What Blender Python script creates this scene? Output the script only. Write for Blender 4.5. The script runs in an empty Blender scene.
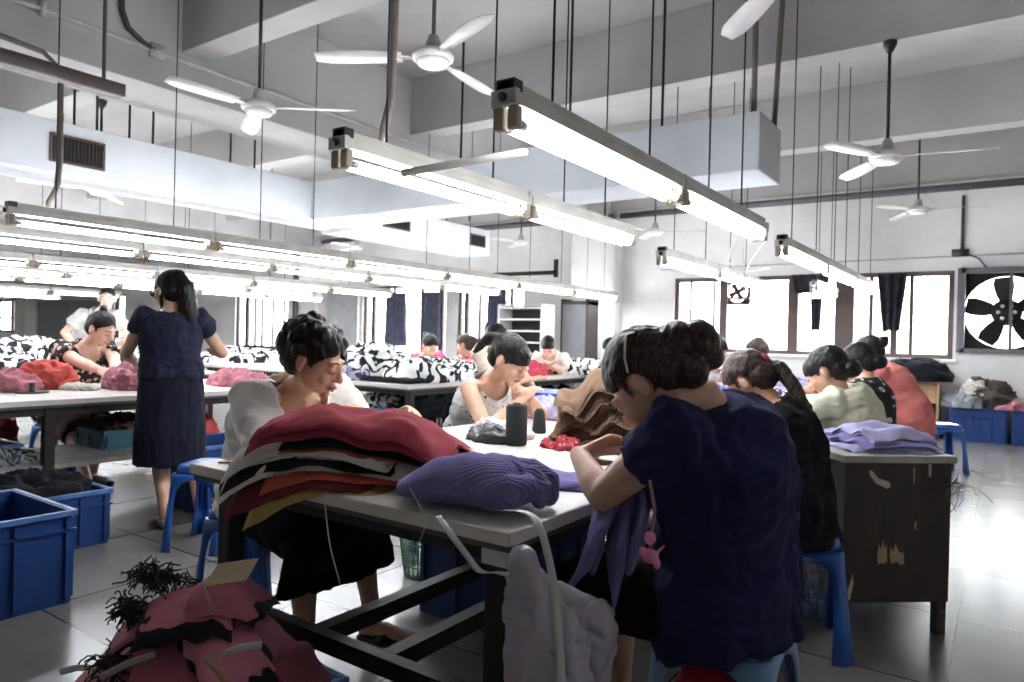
import bpy, bmesh, math, random
import numpy as np
from mathutils import Vector, Matrix, noise, Quaternion
PI=math.pi
V=Vector
rnd=random.Random(7)
scene=bpy.context.scene
col=scene.collection
Z=V((0,0,1))

# ------------------------------------------------------------------ camera
CAM_H=1.2; F_PX=705.0
cd=bpy.data.cameras.new('camera'); cam=bpy.data.objects.new('camera',cd); col.objects.link(cam)
cam.matrix_world=Matrix.Translation((0,0,CAM_H))@Matrix.Rotation(math.radians(34.9),4,'Z')@Matrix.Rotation(PI/2+math.radians(-0.3),4,'X')@Matrix.Rotation(math.radians(1.4),4,'Z')
cd.sensor_width=36; cd.lens=F_PX/1024*36; cd.clip_start=.05; cd.clip_end=300
cd.dof.use_dof=True; cd.dof.focus_distance=2.5; cd.dof.aperture_fstop=4.0
scene.camera=cam
CM=cam.matrix_world.copy(); CMI=CM.inverted()
def W(u,v,d):
    """world point seen at photo position u,v at a real distance d in front of the camera"""
    return CM@V(((u-512)/F_PX*d,-(v-341)/F_PX*d,-d))
def atz(u,v,z):
    r=CM.to_3x3()@V(((u-512)/F_PX,-(v-341)/F_PX,-1)); t=(z-CAM_H)/r.z
    return V((0,0,CAM_H))+r*t
def PX(p):
    q=CMI@V(p); return (round(512+F_PX*q.x/-q.z),round(341-F_PX*q.y/-q.z),round(-q.z,2))

# ------------------------------------------------------------------ materials
def lin(h):
    h=h.lstrip('#'); c=[int(h[i:i+2],16)/255 for i in (0,2,4)]
    return tuple((x/12.92 if x<=.04045 else ((x+.055)/1.055)**2.4) for x in c)+(1,)
MATS={}
def new_mat(name):
    m=bpy.data.materials.new(name); m.use_nodes=True; MATS[name]=m
    nt=m.node_tree; return m,nt,nt.nodes['Principled BSDF']
def N(nt,t,**k):
    n=nt.nodes.new(t)
    for a,b in k.items():
        if a in n.inputs: n.inputs[a].default_value=b
        else: setattr(n,a,b)
    return n
def coords(nt,scale=(1,1,1),rot=(0,0,0)):
    tc=N(nt,'ShaderNodeTexCoord'); mp=N(nt,'ShaderNodeMapping'); nt.links.new(tc.outputs['Object'],mp.inputs[0])
    mp.inputs['Scale'].default_value=scale; mp.inputs['Rotation'].default_value=rot; return mp.outputs[0]
def bump(nt,b,h,strength=.3,dist=.01):
    bp=N(nt,'ShaderNodeBump'); bp.inputs['Strength'].default_value=strength; bp.inputs['Distance'].default_value=dist
    nt.links.new(h,bp.inputs['Height']); nt.links.new(bp.outputs[0],b.inputs['Normal'])
def ramp(nt,fac,stops,interp='LINEAR'):
    r=N(nt,'ShaderNodeValToRGB'); cr=r.color_ramp; cr.interpolation=interp
    while len(cr.elements)<len(stops): cr.elements.new(.5)
    for e,(p,c) in zip(cr.elements,stops): e.position=p; e.color=lin(c) if isinstance(c,str) else c
    nt.links.new(fac,r.inputs[0]); return r.outputs[0]
def plain(name,hexc,rough=.5,metal=0,var=.12,vs=6,bumpk=0,bs=40,spec=.5,coat=0):
    """solid colour with faint mottling so no surface is perfectly flat"""
    if name in MATS: return MATS[name]
    m,nt,b=new_mat(name); c=lin(hexc)
    no=N(nt,'ShaderNodeTexNoise',Scale=vs,Detail=4.0); nt.links.new(coords(nt),no.inputs['Vector'])
    lo=tuple(x*(1-var) for x in c[:3])+(1,); hi=tuple(min(1,x*(1+var)) for x in c[:3])+(1,)
    nt.links.new(ramp(nt,no.outputs['Fac'],[(.3,lo),(.7,hi)]),b.inputs['Base Color'])
    b.inputs['Roughness'].default_value=rough; b.inputs['Metallic'].default_value=metal
    b.inputs['Specular IOR Level'].default_value=spec
    if coat: b.inputs['Coat Weight'].default_value=coat; b.inputs['Coat Roughness'].default_value=.15
    if bumpk:
        n2=N(nt,'ShaderNodeTexNoise',Scale=bs,Detail=3.0); nt.links.new(coords(nt),n2.inputs['Vector']); bump(nt,b,n2.outputs['Fac'],bumpk,.01)
    return m
def fabric(name,hexc,rough=.9,var=.16,knit=260,rib=0,fuzz=.25,ribrot=(0,0,0)):
    if name in MATS: return MATS[name]
    m,nt,b=new_mat(name); c=lin(hexc)
    co=coords(nt); no=N(nt,'ShaderNodeTexNoise',Scale=9.0,Detail=5.0); nt.links.new(co,no.inputs['Vector'])
    lo=tuple(x*(1-var) for x in c[:3])+(1,); hi=tuple(min(1,x*(1+var)) for x in c[:3])+(1,)
    nt.links.new(ramp(nt,no.outputs['Fac'],[(.3,lo),(.7,hi)]),b.inputs['Base Color'])
    b.inputs['Roughness'].default_value=rough; b.inputs['Specular IOR Level'].default_value=.15
    b.inputs['Sheen Weight'].default_value=fuzz; b.inputs['Sheen Roughness'].default_value=.5
    b.inputs['Sheen Tint'].default_value=tuple(min(1,x*1.5+.05) for x in c[:3])+(1,)
    if rib:
        w=N(nt,'ShaderNodeTexWave',Scale=rib,Distortion=.6,Detail=1.0); nt.links.new(coords(nt,rot=ribrot),w.inputs['Vector']); bump(nt,b,w.outputs['Fac'],.6,.006)
    else:
        n2=N(nt,'ShaderNodeTexNoise',Scale=float(knit),Detail=2.0); nt.links.new(co,n2.inputs['Vector']); bump(nt,b,n2.outputs['Fac'],.25,.004)
    return m
def zebra(name,a='#e9ebe8',b2='#15191d',scale=5,dist=9,rot=(0,0,.6),lo=.47):
    if name in MATS: return MATS[name]
    m,nt,b=new_mat(name); w=N(nt,'ShaderNodeTexWave',Scale=scale,Distortion=dist,Detail=1.5); w.inputs['Detail Scale'].default_value=1.2
    nt.links.new(coords(nt,rot=rot),w.inputs['Vector']); nt.links.new(ramp(nt,w.outputs['Fac'],[(lo,b2),(lo+.05,a)]),b.inputs['Base Color'])
    b.inputs['Roughness'].default_value=.9; return m
def flower(name,ground,petal,scale=22,size=.32,core=None):
    if name in MATS: return MATS[name]
    m,nt,b=new_mat(name); v=N(nt,'ShaderNodeTexVoronoi',Scale=scale); v.inputs['Randomness'].default_value=.7
    co=coords(nt); no=N(nt,'ShaderNodeTexNoise',Scale=scale*1.6,Detail=1.0); nt.links.new(co,no.inputs['Vector'])
    ad=N(nt,'ShaderNodeMixRGB',blend_type='ADD'); ad.inputs[0].default_value=.035*22/scale; nt.links.new(co,ad.inputs[1]); nt.links.new(no.outputs['Color'],ad.inputs[2]); nt.links.new(ad.outputs[0],v.inputs['Vector'])
    st=[(0,core or petal),(.09,core or petal),(.12,petal),(size,petal),(size+.04,ground)]
    nt.links.new(ramp(nt,v.outputs['Distance'],st),b.inputs['Base Color']); b.inputs['Roughness'].default_value=.85; return m
def skin(name,hexc='#c99f86'):
    if name in MATS: return MATS[name]
    m,nt,b=new_mat(name); c=lin(hexc); no=N(nt,'ShaderNodeTexNoise',Scale=14.0,Detail=3.0); nt.links.new(coords(nt),no.inputs['Vector'])
    lo=(c[0]*.93,c[1]*.86,c[2]*.84,1); hi=(min(1,c[0]*1.04),c[1]*1.05,c[2]*1.05,1)
    nt.links.new(ramp(nt,no.outputs['Fac'],[(.35,lo),(.65,hi)]),b.inputs['Base Color'])
    b.inputs['Roughness'].default_value=.5; b.inputs['Specular IOR Level'].default_value=.35
    b.inputs['Subsurface Weight'].default_value=.12; b.inputs['Subsurface Radius'].default_value=(.02,.008,.004); b.inputs['Subsurface Scale'].default_value=.5
    return m
def hairmat(name,hexc='#0c0a09',hi='#1d1714'):
    if name in MATS: return MATS[name]
    m,nt,b=new_mat(name); no=N(nt,'ShaderNodeTexNoise',Scale=1.0,Detail=4.0); nt.links.new(coords(nt,(160,28,60)),no.inputs['Vector'])
    nt.links.new(ramp(nt,no.outputs['Fac'],[(.35,hexc),(.75,hi)]),b.inputs['Base Color'])
    b.inputs['Roughness'].default_value=.42; b.inputs['Specular IOR Level'].default_value=.28; bump(nt,b,no.outputs['Fac'],.5,.006); return m
def emit(name,hexc,strength):
    if name in MATS: return MATS[name]
    m,nt,b=new_mat(name); b.inputs['Base Color'].default_value=lin(hexc); b.inputs['Emission Color'].default_value=lin(hexc); b.inputs['Emission Strength'].default_value=strength; return m
def thin_glass(name):
    if name in MATS: return MATS[name]
    m,nt,b=new_mat(name); nt.nodes.remove(b); out=[n for n in nt.nodes if n.type=='OUTPUT_MATERIAL'][0]
    t=N(nt,'ShaderNodeBsdfTransparent'); g=N(nt,'ShaderNodeBsdfGlossy'); g.inputs['Roughness'].default_value=.02
    mx=N(nt,'ShaderNodeMixShader'); mx.inputs[0].default_value=.05; t.inputs[0].default_value=(.97,.98,.98,1)
    nt.links.new(t.outputs[0],mx.inputs[1]); nt.links.new(g.outputs[0],mx.inputs[2]); nt.links.new(mx.outputs[0],out.inputs[0]); return m
def wallmat(name,a,b_,scale=1.2,rough=.85,stain=.0):
    if name in MATS: return MATS[name]
    m,nt,b=new_mat(name); no=N(nt,'ShaderNodeTexNoise',Scale=scale,Detail=7.0,Roughness=.6); nt.links.new(coords(nt),no.inputs['Vector'])
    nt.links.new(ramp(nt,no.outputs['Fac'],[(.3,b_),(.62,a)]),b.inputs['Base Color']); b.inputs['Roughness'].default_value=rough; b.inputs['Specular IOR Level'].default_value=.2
    n2=N(nt,'ShaderNodeTexNoise',Scale=18.0,Detail=5.0); nt.links.new(coords(nt),n2.inputs['Vector']); bump(nt,b,n2.outputs['Fac'],.15,.01); return m

# ------------------------------------------------------------------ mesh builder
BAKE=bpy.data.scenes.new('bake')
def frame(t,side):
    t=t.normalized(); s=side-t*side.dot(t)
    if s.length<1e-5: s=t.orthogonal()
    s.normalize(); return s,t.cross(s)
class MB:
    def __init__(s): s.v=[]; s.f=[]
    def add(s,vs,fs):
        o=len(s.v); s.v+= [V(p) for p in vs]; s.f+=[tuple(i+o for i in f) for f in fs]; return s
    def box(s,c,size,rot=None):
        c=V(c); hx,hy,hz=[k/2 for k in size]; R=rot if rot is not None else Matrix.Identity(3)
        if isinstance(R,(int,float)): R=Matrix.Rotation(R,3,'Z')
        P=[c+R@V((x*hx,y*hy,z*hz)) for x,y,z in ((-1,-1,-1),(1,-1,-1),(1,1,-1),(-1,1,-1),(-1,-1,1),(1,-1,1),(1,1,1),(-1,1,1))]
        return s.add(P,[(0,3,2,1),(4,5,6,7),(0,1,5,4),(1,2,6,5),(2,3,7,6),(3,0,4,7)])
    def bb(s,x0,y0,z0,x1,y1,z1): return s.box(((x0+x1)/2,(y0+y1)/2,(z0+z1)/2),(abs(x1-x0),abs(y1-y0),abs(z1-z0)))
    def loft(s,pts,rad,side=V((1,0,0)),n=16,cap='round',power=2.0):
        """rings along pts; rad entries are r or (half width along side, half depth)"""
        pts=[V(p) for p in pts]; rad=[(r,r) if isinstance(r,(int,float)) else r for r in rad]; side=V(side)
        if cap=='round':
            t0=(pts[1]-pts[0]).normalized(); t1=(pts[-1]-pts[-2]).normalized(); a,b=rad[0]; c,d=rad[-1]; k0=min(a,b); k1=min(c,d)
            pre=[(pts[0]-t0*k0*math.sin(q),(a*math.cos(q),b*math.cos(q))) for q in (1.45,1.1,.7,.35)]
            post=[(pts[-1]+t1*k1*math.sin(q),(c*math.cos(q),d*math.cos(q))) for q in (.35,.7,1.1,1.45)]
            P=[p for p,_ in pre]+pts+[p for p,_ in post]; Rr=[r for _,r in pre]+rad+[r for _,r in post]
        else: P=pts; Rr=rad
        o=len(s.v); m=len(P); prev=side
        for i in range(m):
            t=P[min(i+1,m-1)]-P[max(i-1,0)]
            sd,bn=frame(t,side)
            for k in range(n):
                a=2*PI*k/n; ca,sa=math.cos(a),math.sin(a)
                if power!=2: ca=math.copysign(abs(ca)**(2/power),ca); sa=math.copysign(abs(sa)**(2/power),sa)
                s.v.append(P[i]+sd*Rr[i][0]*ca+bn*Rr[i][1]*sa)
        for i in range(m-1):
            for k in range(n): s.f.append((o+i*n+k,o+i*n+(k+1)%n,o+(i+1)*n+(k+1)%n,o+(i+1)*n+k))
        if cap!='open':
            s.f.append(tuple(o+k for k in reversed(range(n)))); s.f.append(tuple(o+(m-1)*n+k for k in range(n)))
        return s
    def cyl(s,a,b,r,r2=None,n=12): return s.loft([a,b],[r,r if r2 is None else r2],n=n,cap='flat')
    def cap(s,a,b,r,r2=None,n=12): return s.loft([a,b],[r,r if r2 is None else r2],n=n,cap='round')
    def path(s,pts,r,n=8,cap='flat'):
        pts=[V(p) for p in pts]; return s.loft(pts,[r]*len(pts) if isinstance(r,(int,float)) else r,side=V((.31,.2,.93)) if abs((pts[-1]-pts[0]).normalized().z)<.9 else V((1,0,0)),n=n,cap=cap)
    def ell(s,c,r,R=None,n=20,m=12):
        c=V(c); R=R or Matrix.Identity(3); o=len(s.v)
        for i in range(1,m):
            a=PI*i/m
            for k in range(n):
                b=2*PI*k/n; s.v.append(c+R@V((r[0]*math.sin(a)*math.cos(b),r[1]*math.sin(a)*math.sin(b),r[2]*math.cos(a))))
        s.v.append(c+R@V((0,0,r[2]))); s.v.append(c-R@V((0,0,r[2]))); T=o+(m-1)*n; B=T+1
        for i in range(m-2):
            for k in range(n): s.f.append((o+i*n+k,o+(i+1)*n+k,o+(i+1)*n+(k+1)%n,o+i*n+(k+1)%n))
        for k in range(n): s.f.append((T,o+k,o+(k+1)%n)); s.f.append((B,o+(m-2)*n+(k+1)%n,o+(m-2)*n+k))
        return s
    def lathe(s,c,prof,n=24,R=None):
        """prof: list of (radius, z)"""
        c=V(c); R=R or Matrix.Identity(3); o=len(s.v); m=len(prof)
        for r,z in prof:
            for k in range(n): a=2*PI*k/n; s.v.append(c+R@V((r*math.cos(a),r*math.sin(a),z)))
        for i in range(m-1):
            for k in range(n): s.f.append((o+i*n+k,o+i*n+(k+1)%n,o+(i+1)*n+(k+1)%n,o+(i+1)*n+k))
        s.f.append(tuple(o+k for k in reversed(range(n)))); s.f.append(tuple(o+(m-1)*n+k for k in range(n))); return s
    def prism(s,poly,a,b):
        """poly: 3-D points of a planar outline; extruded by vector a->b"""
        d=V(b)-V(a); n=len(poly); P=[V(p) for p in poly]; return s.add(P+[p+d for p in P],[tuple(reversed(range(n))),tuple(range(n,2*n))]+[(i,(i+1)%n,(i+1)%n+n,i+n) for i in range(n)])
    def mesh(s,name): 
        me=bpy.data.meshes.new(name); me.from_pydata(s.v,[],s.f); me.update(); return me
    def build(s,name,mat,parent=None,smooth=True,vox=0,sm=0,fn=None,cut=None,bev=0,solid=0,sub=0,mods=(),dec=0):
        me=s.mesh(name)
        if vox or sub or mods:
            to=bpy.data.objects.new('tmp',me); BAKE.collection.objects.link(to)
            if vox: q=to.modifiers.new('r','REMESH'); q.mode='VOXEL'; q.voxel_size=vox
            if sub: q=to.modifiers.new('u','SUBSURF'); q.levels=sub; q.render_levels=sub
            if sm: q=to.modifiers.new('s','SMOOTH'); q.factor=.5; q.iterations=sm
            vl=BAKE.view_layers[0]; vl.update(); dg=vl.depsgraph
            me2=bpy.data.meshes.new_from_object(to.evaluated_get(dg),depsgraph=dg); me2.name=name
            bpy.data.objects.remove(to); bpy.data.meshes.remove(me); me=me2
        if fn or cut:
            n=len(me.vertices); co=np.empty(n*3,dtype=np.float32); no=np.empty(n*3,dtype=np.float32)
            me.vertices.foreach_get('co',co); me.vertices.foreach_get('normal',no) ; co=co.reshape(-1,3); no=no.reshape(-1,3)
            if fn:
                if isinstance(fn,(list,tuple)):
                    for g in fn: co=g(co,no)
                else: co=fn(co,no)
                me.vertices.foreach_set('co',np.ascontiguousarray(co,dtype=np.float32).ravel()); me.update()
            if cut:
                mask=cut(co); bm=bmesh.new(); bm.from_mesh(me); bm.verts.ensure_lookup_table()
                bmesh.ops.delete(bm,geom=[bm.verts[i] for i in np.nonzero(mask)[0]],context='VERTS'); bm.to_mesh(me); bm.free()
        o=bpy.data.objects.new(name,me); col.objects.link(o)
        me.materials.clear(); me.materials.append(mat)
        if parent is not None:
            o.parent=parent; L=parent_world(parent); me.transform(Matrix.Translation(-L)); 
        for p in me.polygons: p.use_smooth=smooth
        if bev: q=o.modifiers.new('bevel','BEVEL'); q.width=bev; q.segments=2; q.limit_method='ANGLE'; q.angle_limit=.7
        if solid: q=o.modifiers.new('solid','SOLIDIFY'); q.thickness=solid; q.offset=0
        if (bev or not smooth) and smooth: me.set_sharp_from_angle(angle=math.radians(35)) if hasattr(me,'set_sharp_from_angle') else None
        me.update(); return o
def parent_world(p):
    L=V((0,0,0))
    while p is not None: L=L+p.location; p=p.parent
    return L
def recenter(o):
    """move origin of a single-mesh thing to its base"""
    me=o.data; xs=[v.co for v in me.vertices]
    c=V((sum(p.x for p in xs)/len(xs),sum(p.y for p in xs)/len(xs),min(p.z for p in xs))); me.transform(Matrix.Translation(-c)); o.location=c; return o
def tag(o,label,cat,group=None,kind=None):
    if label: o['label']=label
    if cat: o['category']=cat
    if group: o['group']=group
    if kind: o['kind']=kind
    return o
def thing(name,loc,label,cat,group=None,kind=None):
    o=bpy.data.objects.new(name,None); o.empty_display_size=.1; col.objects.link(o); o.location=V(loc); return tag(o,label,cat,group,kind)
def single(mb,name,mat,label,cat,group=None,**k):
    o=mb.build(name,mat,None,**k); recenter(o); return tag(o,label,cat,group)
def struct(mb,name,mat,parent=None,**k):
    o=mb.build(name,mat,parent,**k)
    if parent is None: o['kind']='structure'
    return o
def children(o): return [c for c in bpy.data.objects if c.parent==o]
def copy_tree(o,parent=None):
    c=o.copy(); col.objects.link(c)
    if parent is not None: c.parent=parent
    for ch in children(o): copy_tree(ch,c)
    return c
# numpy value noise -------------------------------------------------------
def _hash(i,j,k,seed):
    n=(i*73856093)^(j*19349663)^(k*83492791)^(seed*2654435761&0x7fffffff); n=(n^(n>>13))*1274126177; n=n^(n>>16); return (n&0xffff)/65535.0
def vn(p,seed=0):
    i=np.floor(p).astype(np.int64); f=p-i; f=f*f*(3-2*f); r=0
    for a in (0,1):
        for b in (0,1):
            for c in (0,1):
                w=(f[:,0] if a else 1-f[:,0])*(f[:,1] if b else 1-f[:,1])*(f[:,2] if c else 1-f[:,2])
                r=r+w*_hash(i[:,0]+a,i[:,1]+b,i[:,2]+c,seed)
    return r*2-1
def folds(amp,scale,seed=0,ridge=False,stretch=(1,1,1),mask=None):
    """push vertices along their normals by noise: cloth folds and creases"""
    def g(co,no):
        p=co.astype(np.float64)*scale*np.array(stretch)
        q=vn(p*.5+13.1,seed+5)[:,None]*.9+p
        h=vn(q,seed); 
        if ridge: h=1-2*np.abs(h)
        h=h*.75+.25*vn(q*2.3,seed+1); a=amp*h
        if mask is not None: a=a*mask(co)
        return co+no*a[:,None]
    return g
# ================================================================== ROOM
WY=11.5                       # inner face of the window wall
XL,XR,YN=-37.0,3.4,-4.5
CEIL=4.2; BEAM=3.55; GB=3.2
wall_m=wallmat('wall_paint','#e6e5e3','#d3d1cf',.9)
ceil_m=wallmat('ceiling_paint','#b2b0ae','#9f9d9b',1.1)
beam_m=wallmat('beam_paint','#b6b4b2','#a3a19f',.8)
# floor: large polished tiles with thin dark joints and scuffs
def floor_mat():
    m,nt,b=new_mat('floor_tiles'); co=coords(nt)
    br=N(nt,'ShaderNodeTexBrick'); br.offset=0; br.squash=1
    br.inputs['Scale'].default_value=1; br.inputs['Brick Width'].default_value=.8; br.inputs['Row Height'].default_value=.8; br.inputs['Mortar Size'].default_value=.004
    br.inputs['Color1'].default_value=lin('#84817c'); br.inputs['Color2'].default_value=lin('#7b7873'); br.inputs['Mortar'].default_value=lin('#3c3a38')
    mp=N(nt,'ShaderNodeMapping'); mp.inputs['Location'].default_value=(.14,.28,0); nt.links.new(co,mp.inputs[0]); nt.links.new(mp.outputs[0],br.inputs['Vector'])
    no=N(nt,'ShaderNodeTexNoise',Scale=1.3,Detail=8.0,Roughness=.6); nt.links.new(co,no.inputs['Vector'])
    mx=N(nt,'ShaderNodeMixRGB',blend_type='MULTIPLY'); mx.inputs[0].default_value=1; nt.links.new(br.outputs['Color'],mx.inputs[1])
    nt.links.new(ramp(nt,no.outputs['Fac'],[(.25,'#dcdad6'),(.7,'#ffffff')]),mx.inputs[2]); nt.links.new(mx.outputs[0],b.inputs['Base Color'])
    n2=N(nt,'ShaderNodeTexNoise',Scale=5.0,Detail=6.0); nt.links.new(co,n2.inputs['Vector'])
    nt.links.new(ramp(nt,n2.outputs['Fac'],[(.2,(.21,.21,.21,1)),(.85,(.26,.26,.26,1))]),b.inputs['Roughness'])
    bump(nt,b,n2.outputs['Fac'],.02,.01); return m
struct(MB().bb(XL-.2,YN-.2,-.12,XR+.2,WY+.25,0),'floor',floor_mat(),smooth=False)
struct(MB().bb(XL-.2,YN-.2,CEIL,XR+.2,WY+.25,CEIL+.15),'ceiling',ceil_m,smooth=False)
struct(MB().bb(XR,YN-.2,0,XR+.2,WY+.25,CEIL),'wall_right',wall_m,smooth=False)
struct(MB().bb(XL-.2,YN-.2,0,XL,WY+.25,CEIL),'wall_left',wall_m,smooth=False)
struct(MB().bb(XL,YN-.2,0,XR,YN,CEIL),'wall_near',wall_m,smooth=False)
# back wall with real openings: (x0,x1,z0,z1)
OPEN=[(-36.2,-30.9,.9,2.25),(-24.2,-22.75,.7,2.3),(-17.3,-14.95,.75,2.3),(-12.3,-9.75,.6,2.3),(-9.45,-7.75,.6,2.3),(-4.66,-.58,1.04,2.28),(-.5,.78,1.17,2.27)]
mb=MB(); x=XL
for x0,x1,z0,z1 in OPEN:
    mb.bb(x,WY,0,x0,WY+.22,CEIL); mb.bb(x0,WY,0,x1,WY+.22,z0); mb.bb(x0,WY,z1,x1,WY+.22,CEIL); x=x1
mb.bb(x,WY,0,XR,WY+.22,CEIL)
struct(mb,'wall_back',wall_m,smooth=False)
# concrete beams under the ceiling
n=0
def trim(mb,mat=None):
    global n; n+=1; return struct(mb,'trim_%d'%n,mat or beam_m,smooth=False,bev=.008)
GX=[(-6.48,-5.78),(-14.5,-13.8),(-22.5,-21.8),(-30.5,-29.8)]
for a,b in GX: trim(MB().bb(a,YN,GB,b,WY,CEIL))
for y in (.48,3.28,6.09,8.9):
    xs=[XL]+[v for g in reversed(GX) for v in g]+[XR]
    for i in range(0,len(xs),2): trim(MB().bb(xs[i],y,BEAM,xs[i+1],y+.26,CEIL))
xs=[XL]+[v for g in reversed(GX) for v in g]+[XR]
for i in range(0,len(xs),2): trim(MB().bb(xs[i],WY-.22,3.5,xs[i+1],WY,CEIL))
# pilasters
for a,b in ((-6.5,-5.62),(-14.6,-13.5),(-22.6,-20.9),(-30.8,-29.9)): trim(MB().bb(a,WY-.35,0,b,WY,GB),wall_m)
# baseboard strip
struct(MB().bb(-5.6,WY-.012,0,XR,WY,.1),'baseboard_back',plain('skirting','#b9b7b3',.4),smooth=False)

frame_m=plain('window_frame_paint','#3a3230',.5,.2); frame_b=plain('window_frame_bronze','#5a4c48',.5,.2)
glass=thin_glass('window_glass')
WN=0
def window(x0,x1,z0,z1,bars,fm=frame_m,w=.05,hbars=(),y=WY+.06,pane=True):
    """aluminium window: outer frame, mullions, one pane"""
    global WN; WN+=1
    mb=MB(); d=.06
    mb.bb(x0,y,z0,x0+w,y+d,z1); mb.bb(x1-w,y,z0,x1,y+d,z1); mb.bb(x0+w,y,z1-w,x1-w,y+d,z1); mb.bb(x0+w,y,z0,x1-w,y+d,z0+w*.9)
    for bx,bw in bars: mb.bb(bx-bw/2,y-.006,z0+w*.9,bx+bw/2,y+d+.004,z1-w)
    for hx0,hx1,hz,hw in hbars: mb.bb(hx0,y+.005,hz-hw/2,hx1,y+d-.004,hz+hw/2)
    o=struct(mb,'window_%d'%WN,fm,smooth=False)
    if pane: MB().bb(x0+w*.5,y+.027,z0+w*.5,x1-w*.5,y+.033,z1-w*.5).build('pane',glass,o,smooth=False)
    return o
window(*OPEN[5],bars=[(-4.38,.03),(-3.98,.03),(-3.82,.12),(-2.72,.15),(-1.98,.26),(-1.62,.05),(-1.3,.05),(-1.1,.05),(-.98,.2) if 0 else (-1.34,.04)],fm=frame_b,w=.07,hbars=[(-3.8,-3.4,1.93,.03)])
window(*OPEN[3],bars=[(-12.0,.1),(-11.55,.04),(-11.35,.04),(-10.5,.05),(-9.95,.12)],fm=frame_m,w=.06)
window(*OPEN[4],bars=[(-9.25,.1),(-8.9,.05),(-8.1,.06)],fm=frame_m,w=.06)
window(*OPEN[2],bars=[(-16.85,.14),(-16.5,.06),(-16.2,.05),(-15.75,.04),(-15.3,.04)],fm=frame_m,w=.08)
window(*OPEN[1],bars=[(-23.9,.25)],fm=frame_b,w=.08)
window(*OPEN[0],bars=[(-32.2,.3),(-31.9,.08),(-33.5,.1)],fm=frame_b,w=.12,hbars=[(-36.2,-31,1.5,.06)])
# sill ledges
trim(MB().bb(-4.7,WY-.05,.99,-.54,WY,1.04),wall_m)

# industrial exhaust fan mounted in its own window
fx0,fx1,fz0,fz1=OPEN[6]
fo=struct(MB().bb(fx0,WY-.06,fz0-.03,fx1,WY+.1,fz0+.03).bb(fx0,WY-.06,fz1-.04,fx1,WY+.1,fz1+.03).bb(fx0-.04,WY-.06,fz0-.03,fx0+.05,WY+.1,fz1+.03).bb(fx1-.05,WY-.06,fz0-.03,fx1+.02,WY+.1,fz1+.03).bb(.045,WY-.05,fz0,.085,WY-.01,fz1),'window_7',plain('grey_steel','#77757a',.45,.6),smooth=False)
ef=thing('exhaust_fan',(.06,WY+.12,1.72),'large black bladed wall exhaust fan in the grey steel frame beside the window','fan')
blk=plain('dark_fan_steel','#1d1a1b',.5,.4)
mb=MB(); cx,cz=.02,1.70; R=.49; y0=WY+.11
# housing plate with round hole
Nn=48; ring=[]; sq=[]
for k in range(Nn):
    a=2*PI*k/Nn; ring.append((cx+R*math.cos(a),cz+R*math.sin(a)))
    c,s_=math.cos(a),math.sin(a); 
    t=min((fx1-cx)/c if c>1e-6 else (fx0-cx)/c if c<-1e-6 else 9,(fz1-cz)/s_ if s_>1e-6 else (fz0-cz)/s_ if s_<-1e-6 else 9); t=max(t,R+.005); sq.append((cx+t*c,cz+t*s_))
P=[V((a,y0,b)) for a,b in ring]+[V((a,y0,b)) for a,b in sq]+[V((a,y0+.05,b)) for a,b in ring]+[V((a,y0+.05,b)) for a,b in sq]
F=[]
for k in range(Nn):
    j=(k+1)%Nn; F+=[(k,j,Nn+j,Nn+k),(2*Nn+k,3*Nn+k,3*Nn+j,2*Nn+j),(k,2*Nn+k,2*Nn+j,j)]
MB().add(P,F).build('housing',blk,ef,smooth=False)
mb=MB()
mb.lathe((cx,y0+.02,cz),[(.17,-.03),(.18,0),(.17,.03)],n=28,R=Matrix.Rotation(PI/2,3,'X')); mb.build('hub',blk,ef)
for k in range(5):
    mb=MB()
    a=math.radians(24+72*k); pr=[(.13,.06,.0),(.25,.10,.015),(.38,.12,.02),(.475,.10,.02)]
    for q in range(len(pr)-1):
        pass
    L=[];Rr=[]
    u=V((math.cos(a),0,math.sin(a))); w=V((-math.sin(a),0,math.cos(a)))
    for r,hw,tw in pr: L.append(V((cx,y0-.0,cz))+u*r+w*hw+V((0,tw,0))); Rr.append(V((cx,y0-.0,cz))+u*r-w*hw-V((0,tw,0)))
    poly=L+list(reversed(Rr)); mb.prism(poly,(0,0,0),(0,.008,0)); mb.build('fan_blade',blk,ef,smooth=False)
for k in range(6):
    a=2*PI*k/6; MB().lathe((cx+.095*math.cos(a),y0-.018,cz+.095*math.sin(a)),[(.024,-.01),(.024,.01)],n=14,R=Matrix.Rotation(PI/2,3,'X')).build('bolt_disc',plain('pale_disc','#d8d8d8',.4),ef)
mb=MB()
for i in range(11): mb.bb(-.35+i*.1,y0+.075,1.72,-.342+i*.1,y0+.083,fz1)
for i in range(6): mb.bb(-.45,y0+.075,1.74+i*.09,.75,y0+.083,1.748+i*.09)
mb.build('grille',blk,ef,smooth=False)
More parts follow.
